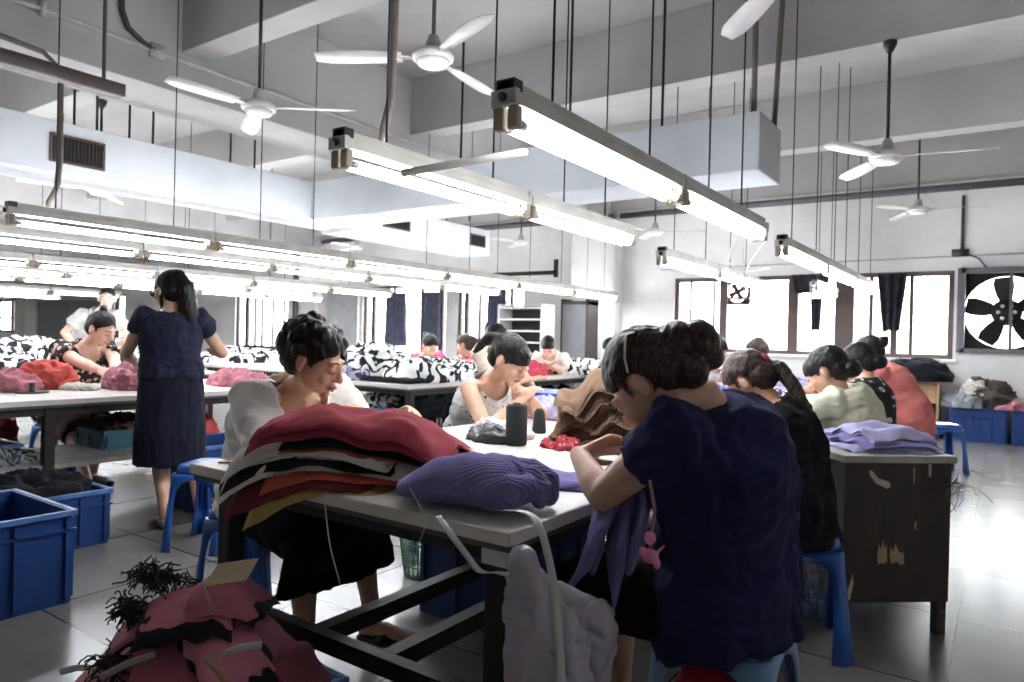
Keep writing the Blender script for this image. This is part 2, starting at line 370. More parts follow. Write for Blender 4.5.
# smaller fan far left in the window group (round opening in a dark plate)
sf=thing('exhaust_fan',(-3.62,WY+.16,2.05),'small round exhaust fan fixed high in the window behind the light tubes','fan')
y1=WY+.14; cx2,cz2,R2=-3.62,2.04,.17; hw=.21
Nn=32; P=[];F=[]
for yy in (y1,y1+.03):
    for k in range(Nn): a=2*PI*k/Nn; P.append((cx2+R2*math.cos(a),yy,cz2+R2*math.sin(a)))
    for k in range(Nn):
        a=2*PI*k/Nn; c,s_=math.cos(a),math.sin(a); t=hw/max(abs(c),abs(s_)); P.append((cx2+t*c,yy,cz2+t*s_))
for k in range(Nn):
    j=(k+1)%Nn; F+=[(k,j,Nn+j,Nn+k),(2*Nn+k,3*Nn+k,3*Nn+j,2*Nn+j),(k,2*Nn+k,2*Nn+j,j)]
MB().add(P,F).build('housing',blk,sf,smooth=False)
for k in range(4):
    a=k*PI/2+.5; u=V((math.cos(a),0,math.sin(a))); w=V((-math.sin(a),0,math.cos(a))); c=V((cx2,y1+.01,cz2))
    MB().prism([c+u*.03+w*.02,c+u*.14+w*.06,c+u*.15-w*.04,c+u*.03-w*.03],(0,0,0),(0,.006,0)).build('fan_blade',blk,sf,smooth=False)
MB().lathe((cx2,y1+.01,cz2),[(.05,-.02),(.05,.02)],n=16,R=Matrix.Rotation(PI/2,3,'X')).build('hub',blk,sf)

# doors in the far left of the back wall
gd=plain('grey_door_paint','#8f8f95',.55); 
for i,(a,b) in enumerate(((-29.6,-27.2),(-27.15,-24.6))):
    d=struct(MB().bb(a,WY-.06,0,b,WY-.005,2.12),'door_%d'%(i+1),gd,smooth=False)
    MB().bb(b-.25 if i==0 else a+.15,WY-.1,1.0,b-.17 if i==0 else a+.23,WY-.06,1.2).build('door_handle',blk,d,smooth=False)
# plain grey partition beside the left pilaster
trim(MB().bb(-13.4,WY-.12,0,-12.35,WY-.0,2.2),plain('partition_grey','#a9aaac',.7))

# outside: pale ground and a washed-out facade across the street
struct(MB().bb(-70,WY+1.5,-6.2,40,WY+60,-6),'ground',plain('outside_ground','#a8a49c',.9),smooth=False)
fb=thing('building',(-3,WY+14,-6),'sunlit pinkish building seen pale and washed out through the right windows','building')
MB().bb(-9,WY+14,-6,6,WY+20,3.4).build('wall',plain('facade_pink','#d9bdb4',.9),fb,smooth=False)
for i in range(5):
    for j in range(2): MB().bb(-7.6+i*2.7,WY+13.93,-.6+j*2.3 -.9,-6.3+i*2.7,WY+14.0,.8+j*2.3-.9).build('window',plain('facade_window','#8c8c92',.3),fb,smooth=False)
fb=thing('building',(-25,WY+16,-6),'pale building seen washed out through the windows of the left half','building')
MB().bb(-34,WY+16,-6,-12,WY+22,2.9).build('wall',plain('facade_grey','#c9c6c4',.9),fb,smooth=False)
for i in range(7): MB().bb(-32.6+i*2.8,WY+15.93,.2,-31.2+i*2.8,WY+16.0,1.6).build('window',plain('facade_window','#8c8c92',.3),fb,smooth=False)

# ---------------------------------------------------------------- air duct
duct_m=wallmat('duct_paint','#c6cacd','#b3b8bb',1.0)
DX=-6.57; dt,db=2.93,2.49
du=thing('ventilation_duct',(-6.8,4,2.49),'long white boxed air duct hanging under the beams with brown vent grilles','duct')
MB().bb(DX-.55,5.92,2.45,DX,8.75,2.84).build('rear_run',duct_m,du,smooth=False,bev=.01)
MB().bb(DX-.55,-2.2,db,DX,5.92,dt).build('main_run',duct_m,du,smooth=False,bev=.01)
MB().bb(DX+.002,5.32,db,-1.52,5.92,dt).build('side_branch',duct_m,du,smooth=False,bev=.01)
gb=plain('grille_brown','#4a3933',.6); gk=plain('grille_black','#17130f',.7)
for ya,yb,za,zb in ((2.60,3.04,2.58,2.82),(6.45,6.95,2.58,2.75),(8.25,8.62,2.56,2.74)):
    f=MB().bb(DX,ya,za,DX+.02,yb,za+.02).bb(DX,ya,zb-.02,DX+.02,yb,zb).bb(DX,ya,za+.02,DX+.02,ya+.02,zb-.02).bb(DX,yb-.02,za+.02,DX+.02,yb,zb-.02).build('vent_grille',gb,du,smooth=False)
    mb=MB().bb(DX-.001,ya+.02,za+.02,DX+.003,yb-.02,zb-.02)
    for q in range(int((yb-ya)/.03)-1): mb.bb(DX+.003,ya+.03+q*.03,za+.02,DX+.012,ya+.04+q*.03,zb-.02)
    mb.build('louvre',gk,f,smooth=False)
rod_d=plain('rod_dark','#1e1c1b',.5,.5); rod_g=plain('rod_grey','#6d675f',.5,.4)
for y in (-1,1.2,3.0,3.5,4.6,6.9,8.3):
    for dx in (-.5,-.06):
        MB().cyl((DX+dx,y,dt),(DX+dx,y,GB if -6.48<DX+dx<-5.78 else CEIL),.011).build('hanger_rod',rod_d,du)
for (x,y) in ((-4.6,5.6),(-3.2,5.4),(-2.5,5.8)): MB().cyl((x,y,dt),(x,y,CEIL),.012).build('hanger_rod',rod_d,du)
MB().cyl((-1.62,5.5,dt),(-1.6,5.42,CEIL),.022).build('hanger_rod',rod_g,du); MB().cyl((-1.56,5.85,dt),(-1.5,5.82,CEIL),.022).build('hanger_rod',rod_g,du)

# ---------------------------------------------------------------- pipes and conduits
pg=plain('pipe_grey','#5f6063',.45,.5); pw=plain('conduit_white','#b0aeab',.5); pd=plain('pipe_dark','#4a4643',.5,.5)
o=MB(); o.cyl((-13.4,WY-.3,3.37),(-5.7,WY-.3,3.37),.055,n=14); single(o,'water_pipe',pg,'thick grey pipe along the top of the window wall left of the pillar','pipe')
o=MB(); o.cyl((-5.55,WY-.3,3.37),(3.3,WY-.3,3.37),.05,n=14); single(o,'water_pipe',pg,'thick grey pipe running above the windows to the right corner','pipe')
o=MB(); o.path([(3.3,WY-.02,2.5),(-4.9,WY-.02,2.43)],.012); single(o,'conduit',pw,'thin white conduit along the wall just above the window heads','conduit')
o=MB(); o.path([(-.5,WY-.03,3.3),(-.5,WY-.03,2.55)],.02); o.bb(-.62,WY-.06,2.46,-.42,WY-.005,2.56); o.path([(-.45,WY-.03,2.5),(-.3,WY-.05,2.42),(-.22,WY-.05,2.3)],.01); single(o,'cable_drop',pd,'dark cable and small junction box between the windows and the exhaust fan','cable')
o=MB(); o.cyl((-14.2,WY-.42,0),(-14.2,WY-.42,3.3),.07,n=12); single(o,'drain_pipe',pg,'grey vertical drain pipe on the left white pillar','pipe')
# conduits on the near girder face
gx=-5.78+.02
o=MB(); o.path([(gx,-2.5,3.62),(gx,1.6,3.5),(gx,3.45,3.47),(gx,8.8,3.46)],.018); o.bb(gx-.02,3.0,3.42,gx+.03,3.12,3.53)
for y in (1.2,2.2): o.bb(gx-.02,y,3.44 if y>2 else 3.47,gx+.03,y+.03,3.56)
single(o,'conduit',pw,'pale conduit clipped along the side of the big left beam with a junction box','conduit')
o=MB(); o.path([(gx+.01,2.75,4.2),(gx+.01,2.77,3.7),(gx+.01,2.82,3.58),(gx+.01,2.95,3.5),(gx+.01,3.03,3.48)],.022); single(o,'conduit',pd,'dark curved conduit dropping down the beam into the junction box','conduit')
# channel hanging left, parallel to the lamps
c0=at=None
o=MB(); e_=atz(122,92,2.8); o.bb(e_.x-.05,-2.5,2.76,e_.x+.05,e_.y,2.84); o.cyl((e_.x,e_.y-.12,2.8),(e_.x,e_.y-.12,CEIL),.012); o.cyl((e_.x,e_.y-1.4,2.8),(e_.x,e_.y-1.4,CEIL),.012); single(o,'steel_channel',plain('rusty_brown','#4d433f',.6,.3),'dark hanging steel channel with a rusty end at the top left','channel')
o=MB(); q_=5.55; P_=[W(u,v,5.15) for u,v in ((61,70),(60,160),(57,188),(49,202),(49,215))]; g_=P_[0]; o.path([(g_.x,-2.0,g_.z+.12),(g_.x,g_.y-.5,g_.z+.12),(g_.x,g_.y-.12,g_.z+.09)]+P_,.02); single(o,'conduit',plain('conduit_tan','#6f675f',.5,.3),'bent brownish conduit coming down at the left beside a black rod','conduit')
o=MB(); p0=W(395,0,3.4); p1=W(391,100,3.4); p2=W(381,157,3.4); o.path([V((p0.x,p0.y,3.55+.6)),p0,p1,(p1+p2)/2+V((-.012,0,.0)),p2],.021); single(o,'conduit',plain('conduit_tan','#6f675f'),'thick grey brown cable tube bending down onto the middle lamp row','conduit')
# ================================================================== FURNITURE
top_m=wallmat('table_laminate','#d6d2cb','#c2bdb5',3.0,rough=.35); edge_m=plain('table_edge_grey','#a9a49c',.5,var=.2,vs=12)
leg_m=plain('table_steel_dark','#28231f',.5,.3,var=.25,bumpk=.1); wood_under=plain('table_underside','#5b554d',.7)
TZ=.76
def worktable(x0,x1,y0,y1,label,legs_y,shelf=None,rails=False,group=None):
    t=thing('work_table',((x0+x1)/2,(y0+y1)/2,0),label,'table',group)
    MB().bb(x0,y0,TZ-.034,x1,y1,TZ).build('tabletop',top_m,t,smooth=False,bev=.004)
    MB().bb(x0+.01,y0+.01,TZ-.05,x1-.01,y1-.01,TZ-.035).build('underboard',wood_under,t,smooth=False)
    xa,xb=x0+.12,x1-.075
    fr=MB(); 
    for x in (xa,xb): fr.bb(x-.02,y0+.06,TZ-.1,x+.02,y1-.06,TZ-.05)
    for y in legs_y: fr.bb(xa,y-.02,TZ-.095,xb,y+.02,TZ-.051)
    fr.build('frame',leg_m,t,smooth=False)
    for y in legs_y:
        for x in (xa,xb): MB().bb(x-.03,y-.03,0,x+.03,y+.03,TZ-.05).build('leg',leg_m,t,smooth=False,bev=.004)
    if rails:
        for y in legs_y: MB().bb(xa+.03,y-.02,.28,xb-.03,y+.02,.33).build('cross_rail',leg_m,t,smooth=False)
        for x in (-1.64,-1.36): MB().bb(x-.025,legs_y[0]+.02,.281,x+.025,legs_y[-1]-.02,.331).build('foot_rail',leg_m,t,smooth=False)
    if shelf:
        a,b,z=shelf; MB().bb(a,y0+.05,z-.03,b,y1-.05,z).build('lower_shelf',edge_m,t,smooth=False)
    return t
worktable(-2.19,-.90,1.30,8.0,'long white topped work table in the centre with burgundy clothes on its near end','_' and (1.38,3.2,5.0,6.4,7.9),rails=True)
worktable(-5.85,-4.66,-.3,3.95,'long white topped table on the left behind the standing worker, with a lower shelf',(.0,1.9,3.85),shelf=(-5.45,-4.72,.36))
worktable(-5.6,-4.22,4.5,9.6,'work table in the middle distance covered with black and white striped knits',(4.6,6.5,9.5))
worktable(-8.6,-6.95,5.2,9.8,'far left work table in the row behind the white shirted seated worker',(5.3,9.7))
worktable(-8.3,-6.95,-.4,4.4,'far left table piled with black and white garments behind the floral bloused worker',(-.2,4.3))
worktable(-3.9,-2.95,7.3,10.2,'far table near the white pillar with striped garments',(7.4,10.1))
worktable(-12.6,-11.2,1.0,9.8,'long table in the distant left hall',(1.2,9.6))

# red scribble on the table corner
single(MB().path([(-2.12,1.36,TZ+.002),(-2.08,1.40,TZ+.002),(-2.06,1.36,TZ+.002),(-2.03,1.41,TZ+.002),(-2.0,1.37,TZ+.002),(-1.97,1.42,TZ+.002)],.003,n=6),'thread_scrap',plain('red_thread','#c2313a',.7),'red scrap of thread on the bare left corner of the centre table','thread')

# ------------------------------------------------------------------ plastic stools
blue_st=plain('stool_blue','#1f58a8',.35,coat=.2,var=.06); pale_st=plain('stool_pale_blue','#6f93ba',.4,var=.06); dblue=plain('crate_blue','#153a73',.45,var=.1,coat=.1); dblue2=plain('crate_rim_worn','#4468a0',.5,var=.25,vs=18)
def make_stool(mat,h=.46,wt=.14,wb=.185):
    t=thing('plastic_stool',(0,0,0),None,None)
    # seat: rounded square slab with rim
    prof=[]; mb=MB(); n=40
    def sq(a,r,p=5): c,s=math.cos(a),math.sin(a); k=(abs(c)**p+abs(s)**p)**(-1/p); return c*k*r,s*k*r
    rings=[(.001,h-.004),(wt*.8,h-.004),(wt*.86,h-.001),(wt*.94,h),(wt,h-.008),(wt+.006,h-.03),(wt+.008,h-.05),(wt-.002,h-.05),(wt-.006,h-.02),(.001,h-.02)]
    P=[];F=[]
    for r,z in rings:
        for k in range(n): x,y=sq(2*PI*k/n,r); P.append((x,y,z))
    for i in range(len(rings)-1):
        for k in range(n): F.append((i*n+k,(i+1)*n+k,(i+1)*n+(k+1)%n,i*n+(k+1)%n))
    MB().add(P,F).build('seat',mat,t)
    # four corner legs, each an L strip whose two flanges meet their neighbours in an arch
    zs=[h-.045,h-.07,h-.085,h-.10,h-.13,h-.18,h-.25,h-.33,0]
    op=[0.0,.0,.42,.62,.78,.84,.82,.78,.70]         # half opening (fraction of half width) at each height
    for k in range(4):
        P=[];F=[]; R=Matrix.Rotation(k*PI/2,3,'Z')
        for i,z in enumerate(zs):
            f=1-z/h; w=wt+.004+(wb-wt)*f; o_=op[i]*w*.86; c=.16*w
            for (x,y) in ((o_,w),((o_+w)/2 if o_<w-c else w-c,w),(w-c,w),(w,w-c),(w,(o_+w)/2 if o_<w-c else w-c),(w,o_)): P.append(R@V((x,y,z)))
        m=6
        for i in range(len(zs)-1):
            for j in range(m-1): F.append((i*m+j,(i+1)*m+j,(i+1)*m+j+1,i*m+j+1))
        MB().add(P,F).build('leg',mat,t,solid=.009)
    return t
ST={}
def stool(mat,loc,rot,label,group=None):
    if mat.name not in ST: o=ST[mat.name]=make_stool(mat)
    else: o=copy_tree(ST[mat.name])
    o.location=V(loc); o.rotation_euler=(0,0,rot); return tag(o,label,'stool',group)
sp_=atz(726,614,.46); stool(pale_st,(sp_.x,sp_.y,0),.0,'pale blue plastic stool under the navy shirted worker at the front')
p=atz(815,540,.46); P2S=V((-.66,3.02,0))
stool(blue_st,P2S,.25,'blue plastic stool under the black shirted worker, left of the dark wooden cabinet')
stool(blue_st,(-.62,4.05,0),.1,'blue plastic stool under the cream shirted worker')
stool(blue_st,(-2.62,1.86,0),.3,'blue plastic stool under the white shirted worker beside the burgundy clothes')
stool(blue_st,(-3.62,2.28,0),.45,'empty blue plastic stool to the right of the standing worker')
stool(blue_st,atz(940,470,0)+V((0,0,0)),.5,'empty blue plastic stool on the open floor in front of the small wooden cupboard')
stool(blue_st,(-6.12,2.55,0),.1,'blue plastic stool under the floral bloused worker at the left table')
stool(blue_st,(-2.55,3.1,0),.2,'blue plastic stool under the girl in the patterned sleeveless top')
o=stool(blue_st,(-4.35,3.35,0),.2,'blue plastic stool standing behind the standing worker, bottom of its pair')
o=stool(blue_st,(-4.35,3.35,.2),.2,'blue plastic stool stacked on another behind the standing worker')
for x,y,l in ((-.64,4.85,'blue stool under the worker in the black floral blouse'),(-.62,6.75,'blue stool under the worker in the salmon shirt'),(-5.95,6.6,'blue stool under the worker in plain pink at the striped knits'),(-6.0,7.3,'blue stool under the worker in the pink striped top')): stool(blue_st,(x,y,0),.1,l)

# ------------------------------------------------------------------ crates
def crate(x0,x1,y0,y1,z0,h,label,ribs=4,mat=None,lid=False,open_=True,rim=True,name='plastic_crate'):
    mat=mat or dblue; t=thing(name,((x0+x1)/2,(y0+y1)/2,z0),label,'crate'); w=.012; tp=.97
    mb=MB(); z1=z0+h
    if lid: mb.bb(x0,y0,z0,x1,y1,z1)
    else:
        mb.bb(x0,y0,z0,x1,y1,z0+.012)
        mb.bb(x0,y0,z0+.012,x0+w,y1,z1); mb.bb(x1-w,y0,z0+.012,x1,y1,z1); mb.bb(x0+w,y0,z0+.012,x1-w,y0+w,z1); mb.bb(x0+w,y1-w,z0+.012,x1-w,y1,z1)
    mb.build('body',mat,t,smooth=False)
    e=.014; mb=MB()
    for i in range(ribs+1):
        fx=x0+.02+(x1-x0-.04)*i/ribs
        mb.bb(fx-.008,y0-e,z0+.02,fx+.008,y0-.0005,z1-.03); mb.bb(fx-.008,y1+.0005,z0+.02,fx+.008,y1+e,z1-.03)
    ny=max(2,int(ribs*(y1-y0)/(x1-x0)+.5))
    for i in range(ny+1):
        fy=y0+.02+(y1-y0-.04)*i/ny
        mb.bb(x0-e,fy-.008,z0+.02,x0-.0005,fy+.008,z1-.03); mb.bb(x1+.0005,fy-.008,z0+.02,x1+e,fy+.008,z1-.03)
    mb.bb(x0-e,y0-e,z1-.085,x1+e,y0-.0005,z1-.075); mb.bb(x1+.0005,y0-e,z1-.085,x1+e,y1+e,z1-.075); mb.bb(x0-e,y0-e,z1-.085,x0-.0005,y1+e,z1-.075)
    r=mb.build('ribs',mat,t,smooth=False); r['kind']='stuff'
    if rim:
        a=.018; MB().bb(x0-a,y0-a,z1-.02,x1+a,y0+.004,z1+.004).bb(x0-a,y1-.004,z1-.02,x1+a,y1+a,z1+.004).bb(x0-a,y0+.004,z1-.02,x0+.004,y1-.004,z1+.004).bb(x1-.004,y0+.004,z1-.02,x1+a,y1-.004,z1+.004).build('rim',dblue2,t,smooth=False,bev=.003)
    if lid: MB().bb(x0-.018,y0-.018,z1+.004,x1+.018,y1+.018,z1+.03).build('lid',mat,t,smooth=False,bev=.006)
    return t
crate(-3.92,-3.31,1.00,1.43,0,.40,'open blue crate nearest on the left, standing on the open floor',ribs=3)
crate(-4.62,-4.08,1.15,1.95,0,.30,'open blue crate under the left table behind the nearest crate',ribs=4)
crate(-4.70,-4.22,2.60,3.14,0,.44,'tall closed blue crate behind the legs of the standing worker',ribs=3,lid=False)
crate(-5.35,-4.8,.62,1.3,.36,.26,'blue crate on the shelf under the left table, cut by the picture edge',ribs=3)
crate(-5.5,-5.0,1.45,1.85,.36,.10,'shallow blue tray on the shelf under the left table',ribs=3)
crate(-5.4,-5.0,2.35,2.75,.36,.13,'teal open box of thread on the shelf under the left table',ribs=2,mat=plain('teal_plastic','#2a5a6c',.5),rim=False)
crate(-6.55,-5.95,1.15,1.75,0,.5,'blue crate on the floor behind the left table at the far side',ribs=3)
crate(-2.06,-1.48,2.30,2.84,0,.42,'dark blue crate under the centre table near the green basket',ribs=3)
crate(-5.3,-4.72,4.75,5.2,0,.5,'light blue crate under the near end of the striped knit table',ribs=3,mat=plain('crate_light_blue','#4a6fb8',.45))
crate(-3.62,-3.15,5.35,5.8,.28,.4,'bright blue box in the aisle right of the patterned top girl',ribs=2,lid=True,mat=plain('crate_bright_blue','#2459c4',.45),rim=False)
crate(-4.1,-3.66,5.3,5.8,.28,.4,'white box beside the bright blue box in the aisle',ribs=2,lid=True,mat=plain('crate_white','#c9c9c6',.5),rim=False)
mb=MB().bb(-4.2,5.22,.0,-3.05,5.9,.28); single(mb,'low_platform',plain('platform_wood','#4b4540',.7),'low dark platform under the blue and white boxes in the aisle','platform',smooth=False)
crate(-.56,.05,10.85,11.35,0,.40,'closed blue crate against the right wall under the exhaust fan, left of its pair',ribs=4,lid=True,rim=False)
crate(.12,.80,10.8,11.35,0,.40,'closed blue crate against the right wall cut by the picture edge',ribs=4,lid=True,rim=False)
crate(-1.88,-1.40,.94,1.26,0,.30,'blue crate on the floor overflowing with burgundy clothes in the foreground',ribs=2)

# ------------------------------------------------------------------ dark wooden cabinet at the right
def cab_mat():
    m,nt,b=new_mat('cabinet_wood'); co=coords(nt,(1,1,.35)); no=N(nt,'ShaderNodeTexNoise',Scale=9.0,Detail=8.0,Roughness=.7,Distortion=.6); nt.links.new(co,no.inputs['Vector'])
    base=ramp(nt,no.outputs['Fac'],[(.3,'#15100d'),(.55,'#2e1e16'),(.75,'#49301f')])
    n2=N(nt,'ShaderNodeTexNoise',Scale=5.5,Detail=5.0,Roughness=.75); nt.links.new(coords(nt,(1,1,.55)),n2.inputs['Vector'])
    sc=ramp(nt,n2.outputs['Fac'],[(.715,(0,0,0,1)),(.725,(1,1,1,1))]); mx=N(nt,'ShaderNodeMixRGB'); nt.links.new(sc,mx.inputs[0]); nt.links.new(base,mx.inputs[1]); mx.inputs[2].default_value=lin('#8d7a62'); nt.links.new(mx.outputs[0],b.inputs['Base Color']); b.inputs['Roughness'].default_value=.45; bump(nt,b,no.outputs['Fac'],.2,.01); return m
cw=cab_mat(); A=V((-.167,3.47,0)); B=V((-.515,3.172,0)); d=(A-B).normalized(); nrm=V((-d.y,d.x,0)); Wd=.47
cab_A=A.copy(); cab_ang=math.atan2(d.y,d.x); B=A-d*Wd; RC=Matrix.Rotation(math.atan2(d.y,d.x),3,'Z'); C0=(A+B)/2+nrm*.21
cb=thing('wooden_cabinet',C0,'dark worn wooden cabinet with scraped paint and pale top at the right','cabinet')
def cbox(x,y,z,sx,sy,sz): return MB().box(C0+RC@V((x,y,0))+V((0,0,z)),(sx,sy,sz),RC)
cbox(0,-.2,.43,Wd,.02,.58).build('front_panel',cw,cb,smooth=False)
cbox(-Wd/2+.01,0,.43,.018,.40,.58).build('side_panel',cw,cb,smooth=False); cbox(Wd/2-.01,0,.43,.018,.40,.58).build('side_panel',cw,cb,smooth=False)
cbox(0,.2,.43,Wd,.02,.58).build('back_panel',cw,cb,smooth=False)
cbox(0,0,.735,Wd+.03,.45,.03).build('top_board',edge_m,cb,smooth=False,bev=.003)
cbox(0,0,.16,Wd-.04,.38,.02).build('bottom_board',cw,cb,smooth=False)
for x in (-Wd/2+.025,Wd/2-.025):
    for y in (-.185,.185): cbox(x,y,.07,.04,.04,.14).build('leg',cw,cb,smooth=False)
# worn pale patches (bare wood and torn paper)
pw_=plain('bare_wood','#a58f72',.8); pp_=plain('torn_paper','#b9b4a4',.8)
def patch(pts,mat,nm):
    P=[C0+RC@V((x,-.2115,0))+V((0,0,z)) for x,z in pts]; MB().prism(P,(0,0,0),RC@V((0,.0014,0))).build(nm,mat,cb,smooth=False)
patch([(-.085,.34),(-.08,.385),(-.07,.36),(-.06,.40),(-.052,.36),(-.045,.385),(-.04,.31),(-.055,.30),(-.07,.305),(-.082,.295)],pw_,'scraped_patch')
patch([(-.03,.33),(-.025,.37),(-.015,.35),(-.005,.385),(.01,.35),(.03,.345),(.035,.30),(.02,.295),(0,.31),(-.02,.30)],pw_,'scraped_patch')
patch([(-.13,.69),(-.115,.685),(-.09,.655),(-.04,.64),(-.035,.62),(-.05,.612),(-.1,.635),(-.125,.665)],pp_,'torn_paper')
patch([(.13,.715),(.145,.715),(.143,.66),(.134,.665)],pp_,'torn_paper')
patch([(-.215,.17),(-.19,.26),(-.185,.22),(-.2,.15)],pp_,'torn_paper')
patch([(.065,.70),(.072,.70),(.07,.63),(.066,.64)],pw_,'scraped_patch')
patch([(.075,.47),(.085,.48),(.084,.44),(.077,.44)],pw_,'scraped_patch')

# small light wood cupboard at the back wall
lw=plain('light_wood','#a98b6a',.5,var=.2,vs=14); sc0=V((-1.0,11.08,0))
sc_=thing('wooden_cupboard',sc0,'small light wood cupboard with one drawer standing against the right wall','cupboard')
def sbox(x,y,z,sx,sy,sz): return MB().box(sc0+V((x,y,z)),(sx,sy,sz))
sbox(-.3,0,.36,.03,.5,.72).build('side_panel',lw,sc_,smooth=False); sbox(.3,0,.36,.03,.5,.72).build('side_panel',lw,sc_,smooth=False)
sbox(0,0,.735,.66,.52,.03).build('top_board',lw,sc_,smooth=False); sbox(0,.24,.36,.57,.015,.7).build('back_panel',plain('dark_inside','#1c1917',.8),sc_,smooth=False)
sbox(0,0,.12,.57,.46,.02).build('shelf',lw,sc_,smooth=False); dr=sbox(0,-.24,.59,.56,.02,.25).build('drawer',lw,sc_,smooth=False,bev=.004)
MB().ell(sc0+V((0,-.265,.62)),(.03,.015,.03)).build('knob',pw,dr); MB().bb(sc0.x-.04,sc0.y-.27,.66,sc0.x+.04,sc0.y-.25,.68).build('handle',rod_d,dr)

# ------------------------------------------------------------------ shelf rack and cupboard near the pillar
rk=thing('shelf_rack',(-7.0,10.3,0),'white edged rack with five dark shelves in front of the far windows','rack')
wr=plain('rack_white','#c9c9c7',.5); rkx0,rkx1,rky=-7.35,-6.45,10.3
for x in (rkx0,rkx1): MB().bb(x-.02,rky-.2,0,x+.02,rky+.2,1.78).build('side_panel',wr,rk,smooth=False)
MB().bb(rkx0,rky+.19,.3,rkx1,rky+.2,1.76).build('back_panel',plain('rack_dark','#23282a',.7),rk,smooth=False)
for i in range(7): MB().bb(rkx0+.02,rky-.2,.5+i*.2,rkx1-.02,rky+.19,.53+i*.2).build('shelf',wr,rk,smooth=False)
lk=thing('locker',(-6.1,10.9,0),'grey narrow locker with dark frame between the rack and the white pillar','locker')
MB().bb(-6.42,10.75,0,-5.95,11.1,1.8).build('body',plain('locker_grey','#77777a',.5),lk,smooth=False)
MB().bb(-5.95,10.74,0,-5.9,11.1,1.9).bb(-6.45,10.74,0,-6.42,11.1,1.9).bb(-6.45,10.74,1.8,-5.9,11.1,1.86).build('frame',frame_m,lk,smooth=False)
# dark support bracket near the ceiling of pillar
single(MB().bb(-8.0,10.8,2.35,-6.6,10.86,2.42).bb(-6.66,10.8,2.3,-6.6,10.86,2.62),'steel_bracket',rod_d,'dark steel bracket high up left of the white pillar','bracket',smooth=False)

# laundry basket, light blue mesh
def basket(c,r0,r1,h,mat,label,nv=26,nh=7):
    t=thing('laundry_basket',c,label,'basket'); c=V(c)
    mb=MB().lathe(c,[(r1-.004,h-.03),(r1+.008,h-.03),(r1+.012,h),(r1-.004,h)],n=36); mb.build('rim',mat,t)
    mb=MB()
    for k in range(nv):
        a=2*PI*k/nv; u=V((math.cos(a),math.sin(a),0)); mb.path([c+u*r0,c+u*r1+V((0,0,h-.02))],.0035,n=5)
    for j in range(nh):
        z=.02+(h-.05)*j/(nh-1); r=r0+(r1-r0)*z/h; mb.path([c+V((math.cos(2*PI*k/30)*r,math.sin(2*PI*k/30)*r,z)) for k in range(31)],.003,n=5)
    o=mb.build('mesh_wall',mat,t); o['kind']='stuff'
    MB().lathe(c,[(r0,0),(r0,.008)],n=30).build('base',mat,t); return t
basket(V((-.66,3.43,0)),.12,.16,.28,plain('basket_blue','#7d97bd',.4),'light blue mesh basket behind the stool of the black shirted worker')
basket(V((-2.36,2.68,0)),.11,.15,.28,plain('basket_green','#6fa37e',.4),'green mesh basket on the floor under the centre table')
# tall spools of thread
def spool(x,y,r,h,hexc,label,taper=.0,g=None):
    z=TZ+.001; c=V((x,y,z)); t=thing('thread_spool',c,label,'spool',g)
    m=MATS.get('thread_black')
    if m is None:
        m,nt,b=new_mat('thread_black'); w_=N(nt,'ShaderNodeTexWave',Scale=120.0,Distortion=1.0,bands_direction='Z'); nt.links.new(coords(nt),w_.inputs['Vector']); nt.links.new(ramp(nt,w_.outputs['Fac'],[(.2,'#141618'),(.8,'#25282b')]),b.inputs['Base Color']); b.inputs['Roughness'].default_value=.75; bump(nt,b,w_.outputs['Fac'],.6,.004)
    MB().lathe(c,[(r*.92,.0),(r,.008),(r*(1-taper*.5),h*.5),(r*(1-taper),h-.008),(r*(1-taper)-.008,h)],n=30).build('thread',m,t)
    MB().lathe(c,[(.018,h),(.016,h+.008)],n=18).build('cone_tip',plain('cone_brown','#6d4d3a',.6),t)
p=atz(516,445,TZ); spool(p.x,p.y,.044,.165,'','tall black thread spool on the centre table, larger of the pair',g=None)
p=atz(539,433,TZ); spool(p.x,p.y,.033,.105,'','small black thread cone right of the tall spool',taper=.25)
